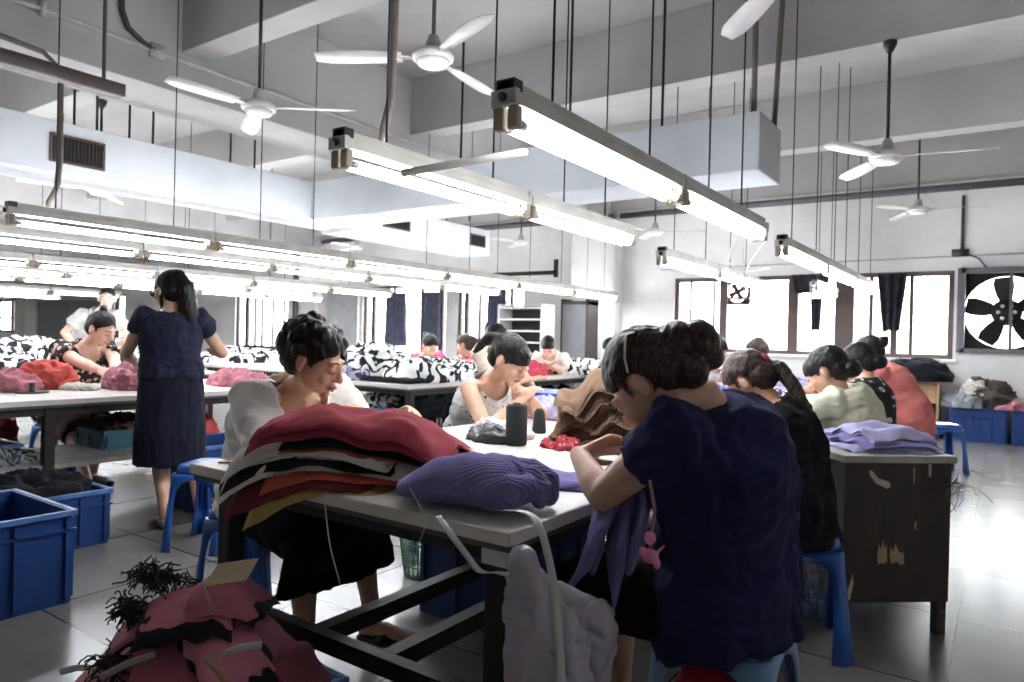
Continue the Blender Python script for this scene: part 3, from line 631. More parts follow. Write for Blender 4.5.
# ================================================================== PEOPLE
SK=skin('skin_light','#cfa78d'); SK2=skin('skin_tan','#b88d73'); SK3=skin('skin_pale','#dcb8a3')
HB=hairmat('hair_black'); HBr=hairmat('hair_brown','#1c1412','#54423a')
brow_m=plain('eyebrow','#2a1f1b',.8); lip_m=plain('lips','#a8736a',.5); lash_m=plain('eyelash','#15100e',.6)
def ik(a,b,la,lb,hint):
    d=b-a; L=min(d.length,(la+lb)*.999); u=d.normalized(); x=(la*la-lb*lb+L*L)/(2*L); h=math.sqrt(max(0,la*la-x*x)); hv=V(hint); hv=(hv-u*hv.dot(u)).normalized()
    return a+u*x+hv*h, a+u*L
def basis(x,y,z): return Matrix((x,y,z)).transposed()
def hand_prims(mb,wr,dirv,nrm,thumb_side,curl=.5,s=1.0,spread=.012,lod=1):
    """palm + four bent fingers of different length + thumb from the palm's side"""
    u=dirv.normalized(); n=(nrm-u*nrm.dot(u)).normalized(); t=u.cross(n)*thumb_side   # t points to the thumb
    P=lambda a,b,c: wr+(u*a+t*b+n*c)*s
    mb.loft([P(-.01,0,0),P(.02,.002,0),P(.055,0,0),P(.088,0,-.002)],[(.026*s,.018*s),(.034*s,.016*s),(.041*s,.014*s),(.040*s,.011*s)],side=t,n=16)
    if not lod: 
        mb.loft([P(.08,0,0),P(.12,0,.015*curl),P(.15,0,.05*curl+.0)],[(.036*s,.010*s),(.034*s,.009*s),(.025*s,.007*s)],side=t,n=12); mb.cap(P(.02,.03,.004),P(.075,.05,.02),.011*s,.008*s); return
    for i,(b,L) in enumerate(((.030,.068),(.010,.076),(-.010,.071),(-.029,.056))):
        a0=0.0; p=P(.082,b,-.001); b2=b*spread*4; dirs=u+t*(b*spread*26)
        segs=(.45,.30,.25); rs=(.0088,.0080,.0073,.0062); ang=0; pts=[p]
        for k,f in enumerate(segs):
            ang+=curl*(.55,.85,.6)[k]+(.05*i if k==0 else 0); dd=(dirs*math.cos(ang)+n*math.sin(ang)).normalized(); pts.append(pts[-1]+dd*L*f*s)
        mb.loft(pts,[r*s for r in rs],side=t,n=10)
    a=P(.018,.026,.004); b_=P(.045,.046,.016); c=P(.072,.052,.03); d_=P(.092,.046,.042)
    mb.loft([a,b_,c,d_],[.014*s,.0115*s,.0095*s,.0072*s],side=n,n=10)
def person(label,hip,az,lean=(20,35),head=(35,0,0),hands=None,feet=None,standing=False,s=1.0,wide=1.0,vox=.007,skinm=None,hair=('bun',None),top=None,bottom=None,shoes=None,elbow=(-1,-1),name='person',knees=None,headoff=None,sleeve=.45,curl=.6,face=True,lod=1,ponytail=None,twist=0,hem=-.02,skirt=None,handdir=None,neckcut=None,headscale=1.0,bust=1.0,headpos=None,neckpos=None,shdrop=.05):
    skinm=skinm or SK; hip=V(hip); a=math.radians(az); f=V((math.cos(a),math.sin(a),0)); r=V((f.y,-f.x,0))
    l1,l2=[math.radians(q) for q in lean]; u1=(Z*math.cos(l1)+f*math.sin(l1)); u2=(Z*math.cos(l2)+f*math.sin(l2))
    tw=math.radians(twist); r2=(r*math.cos(tw)-f*math.sin(tw)); f2=(f*math.cos(tw)+r*math.sin(tw))
    mid=hip+u1*.22*s; neck=mid+u2*.25*s
    hpi,hy,hr=[math.radians(q) for q in head]
    fh=f*math.cos(hy)+r*(-math.sin(hy)); rh=V((fh.y,-fh.x,0)); F=fh*math.cos(hpi)-Z*math.sin(hpi); U=fh*math.sin(hpi)+Z*math.cos(hpi)
    U2=U*math.cos(hr)+rh*math.sin(hr); rh=rh*math.cos(hr)-U*math.sin(hr); U=U2
    hc=neck+u2*.055*s+U*.085*s+F*.022*s
    if headpos is not None: 
        hp_=V(headpos); sh=hp_-hc; neck=(neck+sh*.75) if neckpos is None else V(neckpos); mid=mid+(neck-(mid+u2*.25*s))*.45; hc=hp_; u2=(neck-mid).normalized()
    hs=s*headscale; HR=basis(rh,F,U)
    def H(x,y,z): return hc+HR@(V((x,y,z))*hs)
    spn=[hip-u1*.07*s,hip+u1*.02*s,hip+u1*.12*s,mid,mid+u2*.09*s,mid+u2*.17*s,mid+u2*.215*s,neck-u2*.012*s]
    w=wide*s; rad=[(.150*w,.115*w),(.168*w,.125*w),(.150*w,.112*w),(.136*w,.102*w),(.148*w,.112*w*bust),(.152*w,.100*w),(.125*s,.080*s),(.070*s,.060*s)]
    sides=[r,r,r,r2,r2,r2,r2,r2]
    sh={1:neck-u2*shdrop*s+r2*.155*w,-1:neck-u2*shdrop*s-r2*.155*w}
    pts={'hip':hip,'mid':mid,'neck':neck,'head':hc}
    body=MB(); body.loft(spn,rad,side=r2,n=24)
    body.loft([neck-u2*.06*s,neck+u2*.02*s,H(0,-.012,-.07),H(0,-.01,-.02)],[.068*s,.052*s,.050*s,.052*s],side=r2,n=18)
    # head
    body.ell(H(0,-.022,.030),(.074*hs,.093*hs,.088*hs),HR,28,18); body.ell(H(0,.022,-.022),(.064*hs,.070*hs,.082*hs),HR,26,16); body.ell(H(0,.040,-.070),(.042*hs,.042*hs,.034*hs),HR,20,12)
    body.ell(H(0,.076,-.094),(.018*hs,.014*hs,.013*hs),HR,14,8)
    if face:
        body.loft([H(0,.088,.018),H(0,.098,-.004),H(0,.107,-.026)],[.0075*hs,.009*hs,.0125*hs],side=rh,n=10); 
        for q in (-1,1):
            body.ell(H(.011*q,.098,-.032),(.008*hs,.009*hs,.007*hs),HR,10,6); body.ell(H(.036*q,.068,-.030),(.022*hs,.020*hs,.024*hs),HR,14,8); body.ell(H(.030*q,.077,.002),(.0155*hs,.013*hs,.0115*hs),HR,14,8); body.ell(H(.028*q,.076,.026),(.020*hs,.012*hs,.008*hs),HR,12,8)
        body.ell(H(0,.087,-.058),(.021*hs,.012*hs,.010*hs),HR,14,8); body.ell(H(0,.082,-.071),(.017*hs,.011*hs,.008*hs),HR,14,8)
    for q in (-1,1):
        body.ell(H(.079*q,-.012,-.010),((.006+vox*.75)*hs,.018*hs,.030*hs),HR@Matrix.Rotation(-.25*q,3,'Z'),14,10)
    # arms
    la,lb=.275*s,.235*s; arm={}
    for q in (-1,1):
        tgt=V(hands[0 if q==-1 else 1]) if hands else sh[q]+f*.3-Z*.3
        ex=elbow[0 if q==-1 else 1]; hint=(r2*q*.9-Z*.7-f*.2) if not isinstance(ex,(tuple,Vector)) or ex[0]=='p' else V(ex)
        if isinstance(ex,tuple) and ex[0]=='p': el=V(ex[1]); wr=tgt
        else: el,wr=ik(sh[q],tgt,la,lb,hint)
        arm[q]=(el,wr); pts['el%d'%q]=el; pts['wr%d'%q]=wr
        body.loft([sh[q]-r2*q*.05*s+Z*.0,sh[q],sh[q]*.5+el*.5,el],[.044*w,.046*w,.041*w,.037*s],side=f2,n=18)
        body.loft([el,el*.7+wr*.3,el*.3+wr*.7,wr],[.037*s,.039*s,.030*s,.0245*s],side=f2,n=18)
        hd=(wr-el).normalized(); nm=(V((0,0,-1))*.8-r2*q*.6)
        if handdir: hd=V(handdir[0 if q==-1 else 1][0]).normalized(); nm=V(handdir[0 if q==-1 else 1][1])
        t=hd.cross((nm-hd*nm.dot(hd)).normalized()); ts=1 if t.dot(-r2*q+Z*.3)>0 else -1
        hand_prims(body,wr+hd*.012*s,hd,nm,ts,curl,s,lod=lod)
    # legs
    lt,ls=.395*s,.385*s; leg={}
    for q in (-1,1):
        hj=hip+r*q*.085*w-u1*.03*s
        fo=V(feet[0 if q==-1 else 1]) if feet else (hip+f*.42+r*q*.12)*1
        an=V((fo.x,fo.y,fo.z+.075*s)) if feet else V((fo.x,fo.y,.075*s))
        kn,an=ik(hj,an,lt,ls,f+Z*.6 if not standing else f); leg[q]=(hj,kn,an); pts['kn%d'%q]=kn; pts['an%d'%q]=an
        body.loft([hj,hj*.5+kn*.5,kn],[.083*w,.070*w,.053*s],side=r,n=18); body.loft([kn,kn*.72+an*.28,kn*.3+an*.7,an],[.053*s,.054*s,.037*s,.032*s],side=r,n=18)
        fd=(f*.97+r*q*.22).normalized(); toe=V((an.x,an.y,an.z-.05*s))+fd*.15*s
        body.loft([an+V((0,0,-.04*s))-fd*.03*s,an+V((0,0,-.035*s))+fd*.05*s,toe],[(.030*s,.030*s),(.036*s,.026*s),(.040*s,.014*s)],side=fd.cross(Z),n=14)
        for k in range(5): b_=toe+fd.cross(Z)*(k-2)*.0155*s; body.cap(b_-fd*.01,b_+fd*(.022+(.010 if (k==0 and q==1) or (k==4 and q==-1) else .0))*s,.0085*s,.007*s,n=8)
    root=thing(name,V((hip.x,hip.y,0)),label,'person')
    body.build('body',skinm,root,vox=vox,sm=2)
    # face details
    if face:
        for q in (-1,1):
            MB().path([H(.016*q,.0935,.028),H(.030*q,.0915,.034),H(.047*q,.078,.029)],[.0028*hs,.0033*hs,.0015*hs],n=6,cap='round').build('eyebrow',brow_m,root)
            MB().path([H(.016*q,.0905,-.003),H(.030*q,.0925,-.0065),H(.045*q,.083,-.003)],[.0016*hs,.0022*hs,.0014*hs],n=6,cap='round').build('eyelash',lash_m,root)
        MB().loft([H(-.020,.088,-.062),H(-.008,.0985,-.0595),H(.008,.0985,-.0595),H(.020,.088,-.062)],[(.002*hs,.002*hs),(.006*hs,.0045*hs),(.006*hs,.0045*hs),(.002*hs,.002*hs)],side=U,n=10).loft([H(-.016,.087,-.067),H(0,.0955,-.070),H(.016,.087,-.067)],[(.002*hs,.002*hs),(.006*hs,.005*hs),(.002*hs,.002*hs)],side=U,n=10).build('lips',lip_m,root)
    # hair
    style,hm=hair; hm=hm or HB; hb=MB(); hv=max(.004,vox*.8)
    bang=style.endswith('+bangs'); st=style.split('+')[0]
    hb.ell(H(0,-.024,.034),(.084*hs,.103*hs,.096*hs),HR,30,20)
    if st!='man': hb.ell(H(0,-.055,-.012),(.076*hs,.070*hs,.070*hs),HR,24,16)
    if st=='curly':
        q_=random.Random(3)
        for i in range(46):
            v_=V((q_.gauss(0,1),q_.gauss(-.35,.8),q_.gauss(.5,.7))).normalized()
            if v_.y>.75 and v_.z<.55: continue
            hb.ell(H(v_.x*.082,-.03+v_.y*.098,.035+v_.z*.092),[q_.uniform(.018,.034)*hs]*3,HR,10,7)
        hb.ell(H(0,-.115,.02),(.06*hs,.05*hs,.06*hs),HR)
    if st=='bun': hb.ell(H(0,-.128,.032),(.045*hs,.042*hs,.045*hs),HR); hb.ell(H(.01,-.155,.045),(.025*hs,.022*hs,.03*hs),HR)
    if st=='lowbun': hb.ell(H(0,-.115,-.045),(.055*hs,.045*hs,.045*hs),HR)
    if st=='topknot': hb.ell(H(0,-.06,.13),(.03*hs,.03*hs,.028*hs),HR)
    if st=='bigbun': 
        hb.ell(H(.02,-.125,-.005),(.058*hs,.050*hs,.055*hs),HR); hb.ell(H(.03,-.160,-.035),(.048*hs,.040*hs,.050*hs),HR); hb.ell(H(.02,-.14,-.07),(.035*hs,.035*hs,.045*hs),HR); hb.ell(H(0,-.095,-.065),(.055*hs,.045*hs,.045*hs),HR)
    if bang: hb.ell(H(0,.004,.036),(.076*hs,.094*hs,.078*hs),HR,28,18)
    if ponytail:
        pp=[(H(*p[:3]) if p[3]!='w' else V(p[:3])) for p,_ in ponytail]; hb.loft(pp,[q for _,q in ponytail],side=rh,n=16)
    HRT=HR.transposed()
    def cutf(co):
        L=((co-np.array(hc))@np.array(HRT).T)/hs
        x,y,z=L[:,0],L[:,1],L[:,2]
        zf=.024 if bang else (.062 if st!='man' else .070)
        zf=zf+(.006 if st!='curly' else .012)*np.sin(x*95+1)*np.cos(x*41)+(-.006 if st=='curly' else 0)
        m1=(y>.030-.25*np.maximum(0,z))&(z<zf-(np.abs(x)/.08)**2*(.05 if not bang else .03))&(y<.2)
        m2=(np.abs(x)>.055)&(np.abs(x)<.11)&((((y+.010)/.022)**2+((z+.009)/.031)**2<1)|((z<-.012)&(y>-.012)))|((z<-.045)&(y>-.03))
        if st=='man': m2=(np.abs(x)>.05)&(z<.028)&(y>-.05)
        if ponytail or st in('curly',): pass
        return m1|m2
    ho=hb.build('hair',hm,root,vox=hv,sm=1,fn=[folds(.0035 if st!='curly' else .006,45,int(abs(az))+3,ridge=True,stretch=(1,1,.5)),folds(.004,22,5)],cut=cutf)
    # clothes
    if top:
        tm=top['mat']; g=top.get('loose',.014); mb=MB(); he=top.get('hem',-.05)
        base=[hip+u1*he*s]+[p for p in spn[1:]] if he<0 else [hip+u1*he*s]+spn[2:]
        rr_=[rad[0]]+list(rad[1:]) if he<0 else [rad[2]]+list(rad[2:])
        rr_=[(a_+g,b_+g) for a_,b_ in rr_]; rr_[-1]=(rr_[-1][0]+.004,rr_[-1][1]+.004)
        if 'drop' in top:   # shirt skirt hanging over the seat
            dr=top['drop']; base=[hip-Z*dr-f*.02]+base; rr_=[(rr_[0][0]*top.get('flare',1.12),rr_[0][1]*top.get('flare',1.12))]+rr_
        mb.loft(base,rr_,side=r2,n=28,cap='flat',power=2.15)
        sl=top.get('sleeve',.5)
        for q in (-1,1):
            el,wr=arm[q]; e2=sh[q]*(1-sl)+el*sl
            if sl>0: mb.loft([sh[q]-r2*q*.06*s-u2*.02,sh[q]+u2*.004,sh[q]*(1-sl*.5)+el*(sl*.5),e2],[.052*w+g*.6,.052*w+g*.75,.047*w+g*.8,.043*s+g*top.get('cuff',1.4)*.8],side=f2,n=22,cap='flat')
            if sl>0 and top.get('puff'): mb.ell(e2*.5+sh[q]*.5,(.075*s,.075*s,.06*s))
        nk=np.array(neck); U2_=np.array(u2); F2_=np.array(f2); R2_=np.array(r2); depth=top.get('neck',.03); wid=top.get('neckw',.075)
        def cutn(co):
            L=co-nk; up=L@U2_; fw=L@F2_; sd=L@R2_
            c1=(up>-.018)&(np.hypot(sd,fw)<wid)
            if top.get('vneck'): dv=top['vneck']; c1|=(fw>0)&(up>-dv)&(np.abs(sd)<(.012+wid*1.15*np.clip((up+dv)/dv,0,1)))
            elif depth: c1|=(fw>0)&(up>-depth)&(np.abs(sd)<wid*np.sqrt(np.clip((up+depth)/depth,0,1)))
            return c1
        fa=top.get('fold',.010)
        mk=None
        to=mb.build('shirt' if top.get('name') is None else top['name'],tm,root,vox=max(.006,vox*1.15),sm=3,fn=[folds(fa*1.1,7,21,ridge=False),folds(fa*1.1,12,22,ridge=True,stretch=(1,1,.6)),folds(fa*.4,30,23,ridge=True,stretch=(.6,.6,1))],cut=cutn)
    if bottom:
        bm_=bottom['mat']; mb=MB(); g=bottom.get('loose',.012); kd=bottom.get('to',1.0)
        mb.loft([spn[0]-u1*.03,spn[0]+u1*.02,spn[1]],[(rad[0][0]*.9,rad[0][1]*.9),(rad[0][0]+g*.5,rad[0][1]+g*.5),(rad[1][0]+.003,rad[1][1]+.003)],side=r,n=24,cap='flat')
        for q in (-1,1):
            hj,kn,an=leg[q]
            if kd<=1: e=hj*(1-kd)+kn*kd; mb.loft([hj,hj*.5+e*.5,e+(kn-hj).normalized()*.035],[.084*w+g,.074*w+g,.066*s+g],side=r,n=20,cap='flat')
            else: e=kn*(2-kd)+an*(kd-1); mb.loft([hj,hj*.5+kn*.5,kn],[.088*w+g,.074*w+g,.06*s+g],side=r,n=20); mb.loft([kn,kn*.6+e*.4,e],[.06*s+g,.058*s+g,.045*s+g],side=r,n=20,cap='flat')
        if bottom.get('skirt'):
            (h1,k1,a1),(h2,k2,a2)=leg[-1],leg[1]; kk=min(kd,1); m0=(h1+h2)/2; m1=(h1*(1-kk)+k1*kk+h2*(1-kk)+k2*kk)/2; wd=((h1*(1-kk)+k1*kk)-(h2*(1-kk)+k2*kk)).length/2
            mb.loft([m0,m0*.5+m1*.5,m1],[(.15*w+g,.085*w+g),(max(wd,.1)+.05,.075*w+g),(wd+.06,.062*s+g)],side=r,n=26)
            if bottom.get('fall'): fl=bottom['fall']; mb.loft([m0*.4+m1*.6,m1+f*.06-Z*.05,m1+f*.06-Z*fl],[(wd+.06,.08),(wd+.07+bottom.get('fw',0)*.5,.085),(wd+.06+bottom.get('fw',0),.07)],side=r,n=26,cap='flat')
        mb.build(bottom.get('name','trousers'),bm_,root,vox=max(.007,vox*1.2),sm=2,fn=[folds(.006,8,31),folds(.009,15,33,ridge=True)])
    if skirt:   # standing skirt / dress lower half
        mb=MB(); z0=skirt['to']; g=skirt.get('loose',.02); R_=skirt.get('rings') 
        mb.loft([V((hip.x,hip.y,z0)),V((hip.x,hip.y,(z0+hip.z)/2))+f*.01,hip-Z*.08,hip+u1*.04,hip+u1*.17],[(.19*w+g,.155*w+g),(.185*w+g,.15*w+g),(.175*w+g,.135*w+g),(.165*w+g,.125*w+g),(.132*w+g,.10*w+g)],side=r,n=40,cap='flat',power=2.1)
        mb.build(skirt.get('name','skirt'),skirt['mat'],root,vox=.008,sm=2,fn=[folds(.012,9,41,stretch=(1,1,.12)),folds(.006,22,42,ridge=True,stretch=(1,1,.25))])
    if shoes:
        for q in (-1,1):
            hj,kn,an=leg[q]; fd=(f*.97+r*q*.22).normalized(); g0=V((an.x,an.y,an.z-.075*s))
            mb=MB(); P=[g0+V((0,0,.006))-fd*.045*s,g0+V((0,0,.006))+fd*.05*s,g0+V((0,0,.006))+fd*.17*s]
            mb.loft(P,[(.036*s,.010),(.041*s,.010),(.046*s,.010)],side=fd.cross(Z),n=18); so=mb.build('shoe',shoes.get('mat'),root)
            if shoes.get('closed'): MB().loft([g0+V((0,0,.035))-fd*.035*s,g0+V((0,0,.035))+fd*.05*s,g0+V((0,0,.025))+fd*.17*s],[(.037*s,.036*s),(.043*s,.034*s),(.046*s,.022*s)],side=fd.cross(Z),n=18).build('shoe_upper',shoes.get('mat'),so)
            else:
                for k in (-1,1):
                    MB().loft([g0+fd*.045*s+fd.cross(Z)*k*.042*s+V((0,0,.012)),g0+fd*.075*s+fd.cross(Z)*k*.03*s+V((0,0,.045)),g0+fd*.12*s+V((0,0,.04)),g0+fd*.13*s-fd.cross(Z)*k*.04*s+V((0,0,.012))],[(.010,.003)]*4,side=fd,n=8).build('shoe_strap',shoes.get('mat'),so)
    pts['root']=root; pts['H']=H; pts['HR']=HR; pts['neckv']=neck
    print('PERSON',label[:34],{k:PX(v) for k,v in pts.items() if isinstance(v,Vector)})
    return pts
sandal=plain('sandal_black','#151314',.5)
navy=fabric('cloth_navy_shirt','#25274a',knit=420,fuzz=.15); blk_s=fabric('cloth_black_shirt','#1c1b1e',knit=300,fuzz=.1); cream=fabric('cloth_cream_shirt','#cfceb4',knit=300); salm=fabric('cloth_salmon','#cb7670'); wht_s=fabric('cloth_white_shirt','#efece7',knit=300,fuzz=.1); blk_p=fabric('cloth_black_trousers','#121214',fuzz=.05)
jeans=fabric('cloth_dark_trousers','#1f2230',fuzz=.05)
# --- navy shirted worker at the front
P1=person('person in a navy short sleeved shirt seen from behind, sewing at the near table corner',W(722,583,1.88),170,lean=(2,18),head=(54,8,-6),
   hands=[W(579,455,1.93),W(640,455,1.97)],feet=[(-1.10,1.72,0),(-1.0,2.1,0)],s=1.05,wide=1.14,vox=.005,hair=('bigbun',HBr),elbow=[('p',W(603,496,1.77)),(-.1,.5,-1)],headpos=W(646,383,1.78),neckpos=W(702,404,1.78),shdrop=.075,
   top=dict(mat=navy,sleeve=.38,hem=-.08,drop=.145,flare=1.05,loose=.034,cuff=1.3,neck=.0,neckw=.040,fold=.013),bottom=dict(mat=blk_p,to=1.0,skirt=True,name='skirt'),shoes=dict(mat=sandal),curl=.75,
   handdir=[((.35,.75,.25),(.55,-.1,-.6)),((-.8,-.1,.15),(.2,-.3,-.9))])
H=P1['H']
def clip(pts,r_,mat,root,nm='hair_clip',n_=6): MB().path(pts,r_,n=n_,cap='round').build(nm,mat,root)
clip([H(-.060,-.076,.088),H(-.074,-.060,.072),H(-.085,-.040,.052),H(-.0895,-.022,.028)],.0032,plain('hair_clip_pearl','#d8cfc6',.3),P1['root'])
# --- black shirted worker
P2=person('person in a black shirt with a long ponytail, behind the navy shirted worker',W(795,506,2.82),168,lean=(10,30),head=(46,8,0),hands=[(-1.13,2.92,.86),(-1.12,3.16,.86)],feet=[(-1.05,2.9,0),(-1.0,3.2,0)],s=1.02,wide=.96,vox=.007,hair=('cap',HBr),headpos=W(748,383,2.95),
   top=dict(mat=blk_s,sleeve=.55,hem=-.1,drop=.13,loose=.02,cuff=2.0,neck=.0,neckw=.06,puff=True,fold=.016),bottom=dict(mat=blk_p,to=1.9),shoes=dict(mat=sandal),
   ponytail=[((*W(768,366,2.93),'w'),.03),((*W(779,367,2.90),'w'),.030),((*W(789,380,2.87),'w'),.030),((*W(799,396,2.83),'w'),.026),((*W(808,412,2.80),'w'),.018),((*W(814,428,2.78),'w'),.006)])
H=P2['H']; MB().ell(H(0,-.122,.026),(.02,.016,.022),P2['HR']).build('hair_tie',plain('hair_tie_red','#b03a42',.6),P2['root'])
# --- cream shirted worker
P3=person('person in a cream yellow short sleeved shirt on the right side of the table',(-.62,4.08,.54),174,lean=(12,32),head=(32,0,0),hands=[(-1.15,4.0,.88),(-1.15,4.2,.88)],s=1.04,wide=1.06,vox=.007,hair=('lowbun+bangs',HB),headpos=W(826,372,3.72),
   top=dict(mat=cream,sleeve=.5,hem=-.1,drop=.10,loose=.022,fold=.013,neck=.02),bottom=dict(mat=blk_p,to=1.9),shoes=dict(mat=sandal))
P4=person('person in a black blouse with white flowers between the cream and the salmon shirted workers',(-.66,4.88,.54),172,lean=(12,28),head=(30,0,0),hands=[(-1.2,4.8,.88),(-1.2,5.0,.88)],s=1.03,wide=1.05,vox=.009,hair=('lowbun',HB),headpos=W(858,364,4.55),lod=0,
   top=dict(mat=flower('floral_black','#151518','#b9b6b4',17,.30,'#151518'),sleeve=.5,hem=-.1,drop=.10,loose=.02),bottom=dict(mat=blk_p,to=1.9),face=False)
P5=person('person in a salmon red shirt, farthest seated worker before the right windows',(-.62,6.78,.56),176,lean=(10,22),head=(24,0,0),hands=[(-1.2,6.7,.92),(-1.2,6.9,.92)],s=1.10,wide=1.1,vox=.009,hair=('bun',HB),headpos=W(868,352,6.15),lod=0,
   top=dict(mat=salm,sleeve=.55,hem=-.1,drop=.10,loose=.02),bottom=dict(mat=jeans,to=1.9))
# --- white shirted worker left
P8=person('curly haired person in a white v-necked shirt sitting behind the burgundy clothes',(-2.52,1.86,.55),2,lean=(12,28),head=(24,18,4),hands=[(-2.02,2.10,.86),(-2.0,1.72,.86)],feet=[(-2.02,1.98,0),(-1.98,1.62,0)],s=1.05,wide=1.14,vox=.005,skinm=SK,hair=('curly',HB),headpos=W(317,360,2.55),
   top=dict(mat=wht_s,sleeve=.55,hem=-.1,drop=.05,loose=.030,cuff=1.5,vneck=.13,neckw=.10,fold=.012),bottom=dict(mat=blk_p,to=.98,skirt=True,loose=.028,fall=.20,fw=.10,name='skirt'),shoes=dict(mat=sandal))
# --- girl in patterned sleeveless top
P9=person('person with a fringe in a sleeveless white patterned top, sewing behind the thread spools',(-2.46,3.10,.54),-10,lean=(12,26),head=(32,14,0),hands=[(-2.0,3.06,.88),(-1.98,2.92,.88)],s=1.0,wide=.98,vox=.006,skinm=SK,hair=('cap+bangs',HB),headpos=W(510,360,3.55),
   top=dict(mat=flower('lace_pattern','#d9d5d2','#6d6370',38,.2,'#3c3540'),sleeve=0,hem=-.1,loose=.016,neck=.05,neckw=.09),bottom=dict(mat=jeans,to=1.9),ponytail=[((0,-.115,.05,''),.03),((.0,-.16,.03,''),.032),((.0,-.19,-.03,''),.026),((0,-.20,-.08,''),.012)])
# --- workers on the left side farther away
P10=person('person whose dark hair shows just behind the girl with the fringe',W(503,398,5.9),-20,lean=(12,24),head=(30,0,0),s=1.05,vox=.010,hair=('bun',HB),headpos=W(496,341,5.7),lod=0,top=dict(mat=fabric('cloth_cream2','#cdbfae'),sleeve=.5,hem=-.1),bottom=dict(mat=jeans,to=1.9),face=False,hands=[W(520,378,5.6),W(528,380,5.6)])
P6=person('person with short dark hair facing right beyond the black shirted worker',W(694,415,6.05),-15,lean=(14,30),head=(38,0,0),s=1.0,vox=.009,hair=('man',HB),headpos=W(716,352,5.9),lod=0,top=dict(mat=fabric('cloth_white2','#d0cfd2'),sleeve=.5,hem=-.1),bottom=dict(mat=jeans,to=1.9),hands=[(-1.75,5.6,.86),(-1.75,5.4,.86)])
P7=person('person bent over so only brown hair shows before the right windows',(-2.3,6.9,.56),-15,lean=(20,40),head=(55,0,0),s=1.0,vox=.010,hair=('cap',HBr),headpos=W(757,352,6.7),lod=0,top=dict(mat=fabric('cloth_grey2','#aab2b8'),sleeve=.5,hem=-.1),bottom=dict(mat=jeans,to=1.9),hands=[(-1.75,6.9,.86),(-1.75,6.7,.86)],face=False)
P13=person('person in white sewing in front of the white edged rack',W(556,386,8.9),-60,lean=(8,18),head=(30,0,0),s=1.05,vox=.011,skinm=SK3,hair=('cap+bangs',HB),headpos=W(604-56,347,8.5),lod=0,top=dict(mat=wht_s,sleeve=.6,hem=-.1,loose=.03),bottom=dict(mat=jeans,to=1.9),hands=[W(545,362,8.3),W(552,363,8.3)])
P14=person('person whose dark hair shows above the spotted heap near the white pillar',W(618,388,8.4),-160,lean=(8,22),head=(40,0,0),s=1.0,vox=.011,hair=('cap',HB),headpos=W(611,349,8.2),lod=0,top=dict(mat=zebra('zebra_fine'),sleeve=.6,hem=-.1),bottom=dict(mat=jeans,to=1.9),face=False)
P11=person('person in plain pink with a small bun, working at the striped knit table',(-5.95,6.62,.54),-20,lean=(12,26),head=(38,0,0),s=1.05,vox=.010,hair=('bun',HB),headpos=W(430,346,8.2),lod=0,top=dict(mat=fabric('cloth_hot_pink','#dd6a8e'),sleeve=.55,hem=-.1),bottom=dict(mat=jeans,to=1.9),hands=[(-5.4,6.6,.86),(-5.4,6.4,.86)])
P12=person('person in a pink and white striped top with a ponytail, at the striped knit table',(-5.75,7.35,.56),200,lean=(4,8),head=(15,0,0),s=1.02,vox=.010,hair=('cap',HBr),headpos=W(464,345,8.5),lod=0,top=dict(mat=zebra('pink_stripes','#e6dada','#d04a68',4,.5,(0,PI/2,0),.45),sleeve=.5,hem=-.1),bottom=dict(mat=jeans,to=1.9),face=False,hands=[(-6.2,7.2,.8),(-6.2,7.5,.8)],
   ponytail=[((0,-.115,.05,''),.04),((.0,-.15,.0,''),.045),((.0,-.17,-.09,''),.045),((.0,-.17,-.2,''),.035),((0,-.17,-.27,''),.012)])
# --- floral bloused worker, seated behind the left table
P16=person('person in a dark blouse with pale flowers sewing behind the left table',(-6.12,2.58,.56),-2,lean=(8,22),head=(28,22,0),s=1.08,wide=1.1,vox=.007,skinm=SK3,hair=('topknot',HB),headpos=W(102,329,5.45),
   hands=[W(116,372,5.2),W(108,374,5.05)],feet=[(-5.7,2.6,0),(-5.45,2.45,0)],top=dict(mat=flower('floral_blouse','#2a2020','#cbb9ae',20,.33,'#7c5a50'),sleeve=.5,hem=-.1,drop=.05,loose=.028,vneck=.08,neckw=.09),bottom=dict(mat=fabric('cloth_brown_skirt','#3a2a26'),to=.98,skirt=True,name='skirt'),shoes=dict(mat=sandal,closed=True))
P17=person('person in a white shirt standing at the far left behind the floral bloused worker',(-8.75,3.85,.86),-35,lean=(0,4),head=(8,6,0),standing=True,s=1.0,vox=.009,skinm=SK3,hair=('man',HB),headpos=W(107,299,7.6),lod=0,feet=[(-8.75,3.95,0),(-8.8,3.7,0)],hands=[(-8.3,4.0,.95),(-8.3,3.6,.95)],top=dict(mat=fabric('cloth_white3','#b9bab9'),sleeve=.55,hem=-.15,loose=.03),bottom=dict(mat=jeans,to=1.95))
# --- standing worker
dress=fabric('cloth_navy_dress','#1c1d2a',knit=200,fuzz=.1)
vest=fabric('cloth_navy_chiffon','#292a3c',knit=160,fuzz=.1)
P15=person('person standing in a dark blue dress seen from behind at the left table',(-4.20,2.36,.84),150,lean=(0,3),head=(12,38,0),standing=True,s=.985,wide=1.02,vox=.006,hair=('cap',HB),
   hands=[(-4.62,2.36,.98),(-4.37,2.78,1.06)],feet=[(-4.13,2.30,0),(-4.12,2.52,0)],elbow=[(-.25,-.75,-1),(.2,.7,-1)],
   top=dict(mat=vest,sleeve=.34,hem=.06,loose=.024,neck=.02,neckw=.07,cuff=.5,name='blouse',fold=.012),skirt=dict(mat=dress,to=.37,loose=.012,name='skirt'),shoes=dict(mat=sandal),
   ponytail=[((0,-.10,.07,''),.045),((.02,-.125,.0,''),.055),((.03,-.12,-.09,''),.055),((.04,-.11,-.19,''),.05),((.05,-.10,-.29,''),.035),((.05,-.10,-.36,''),.012)])
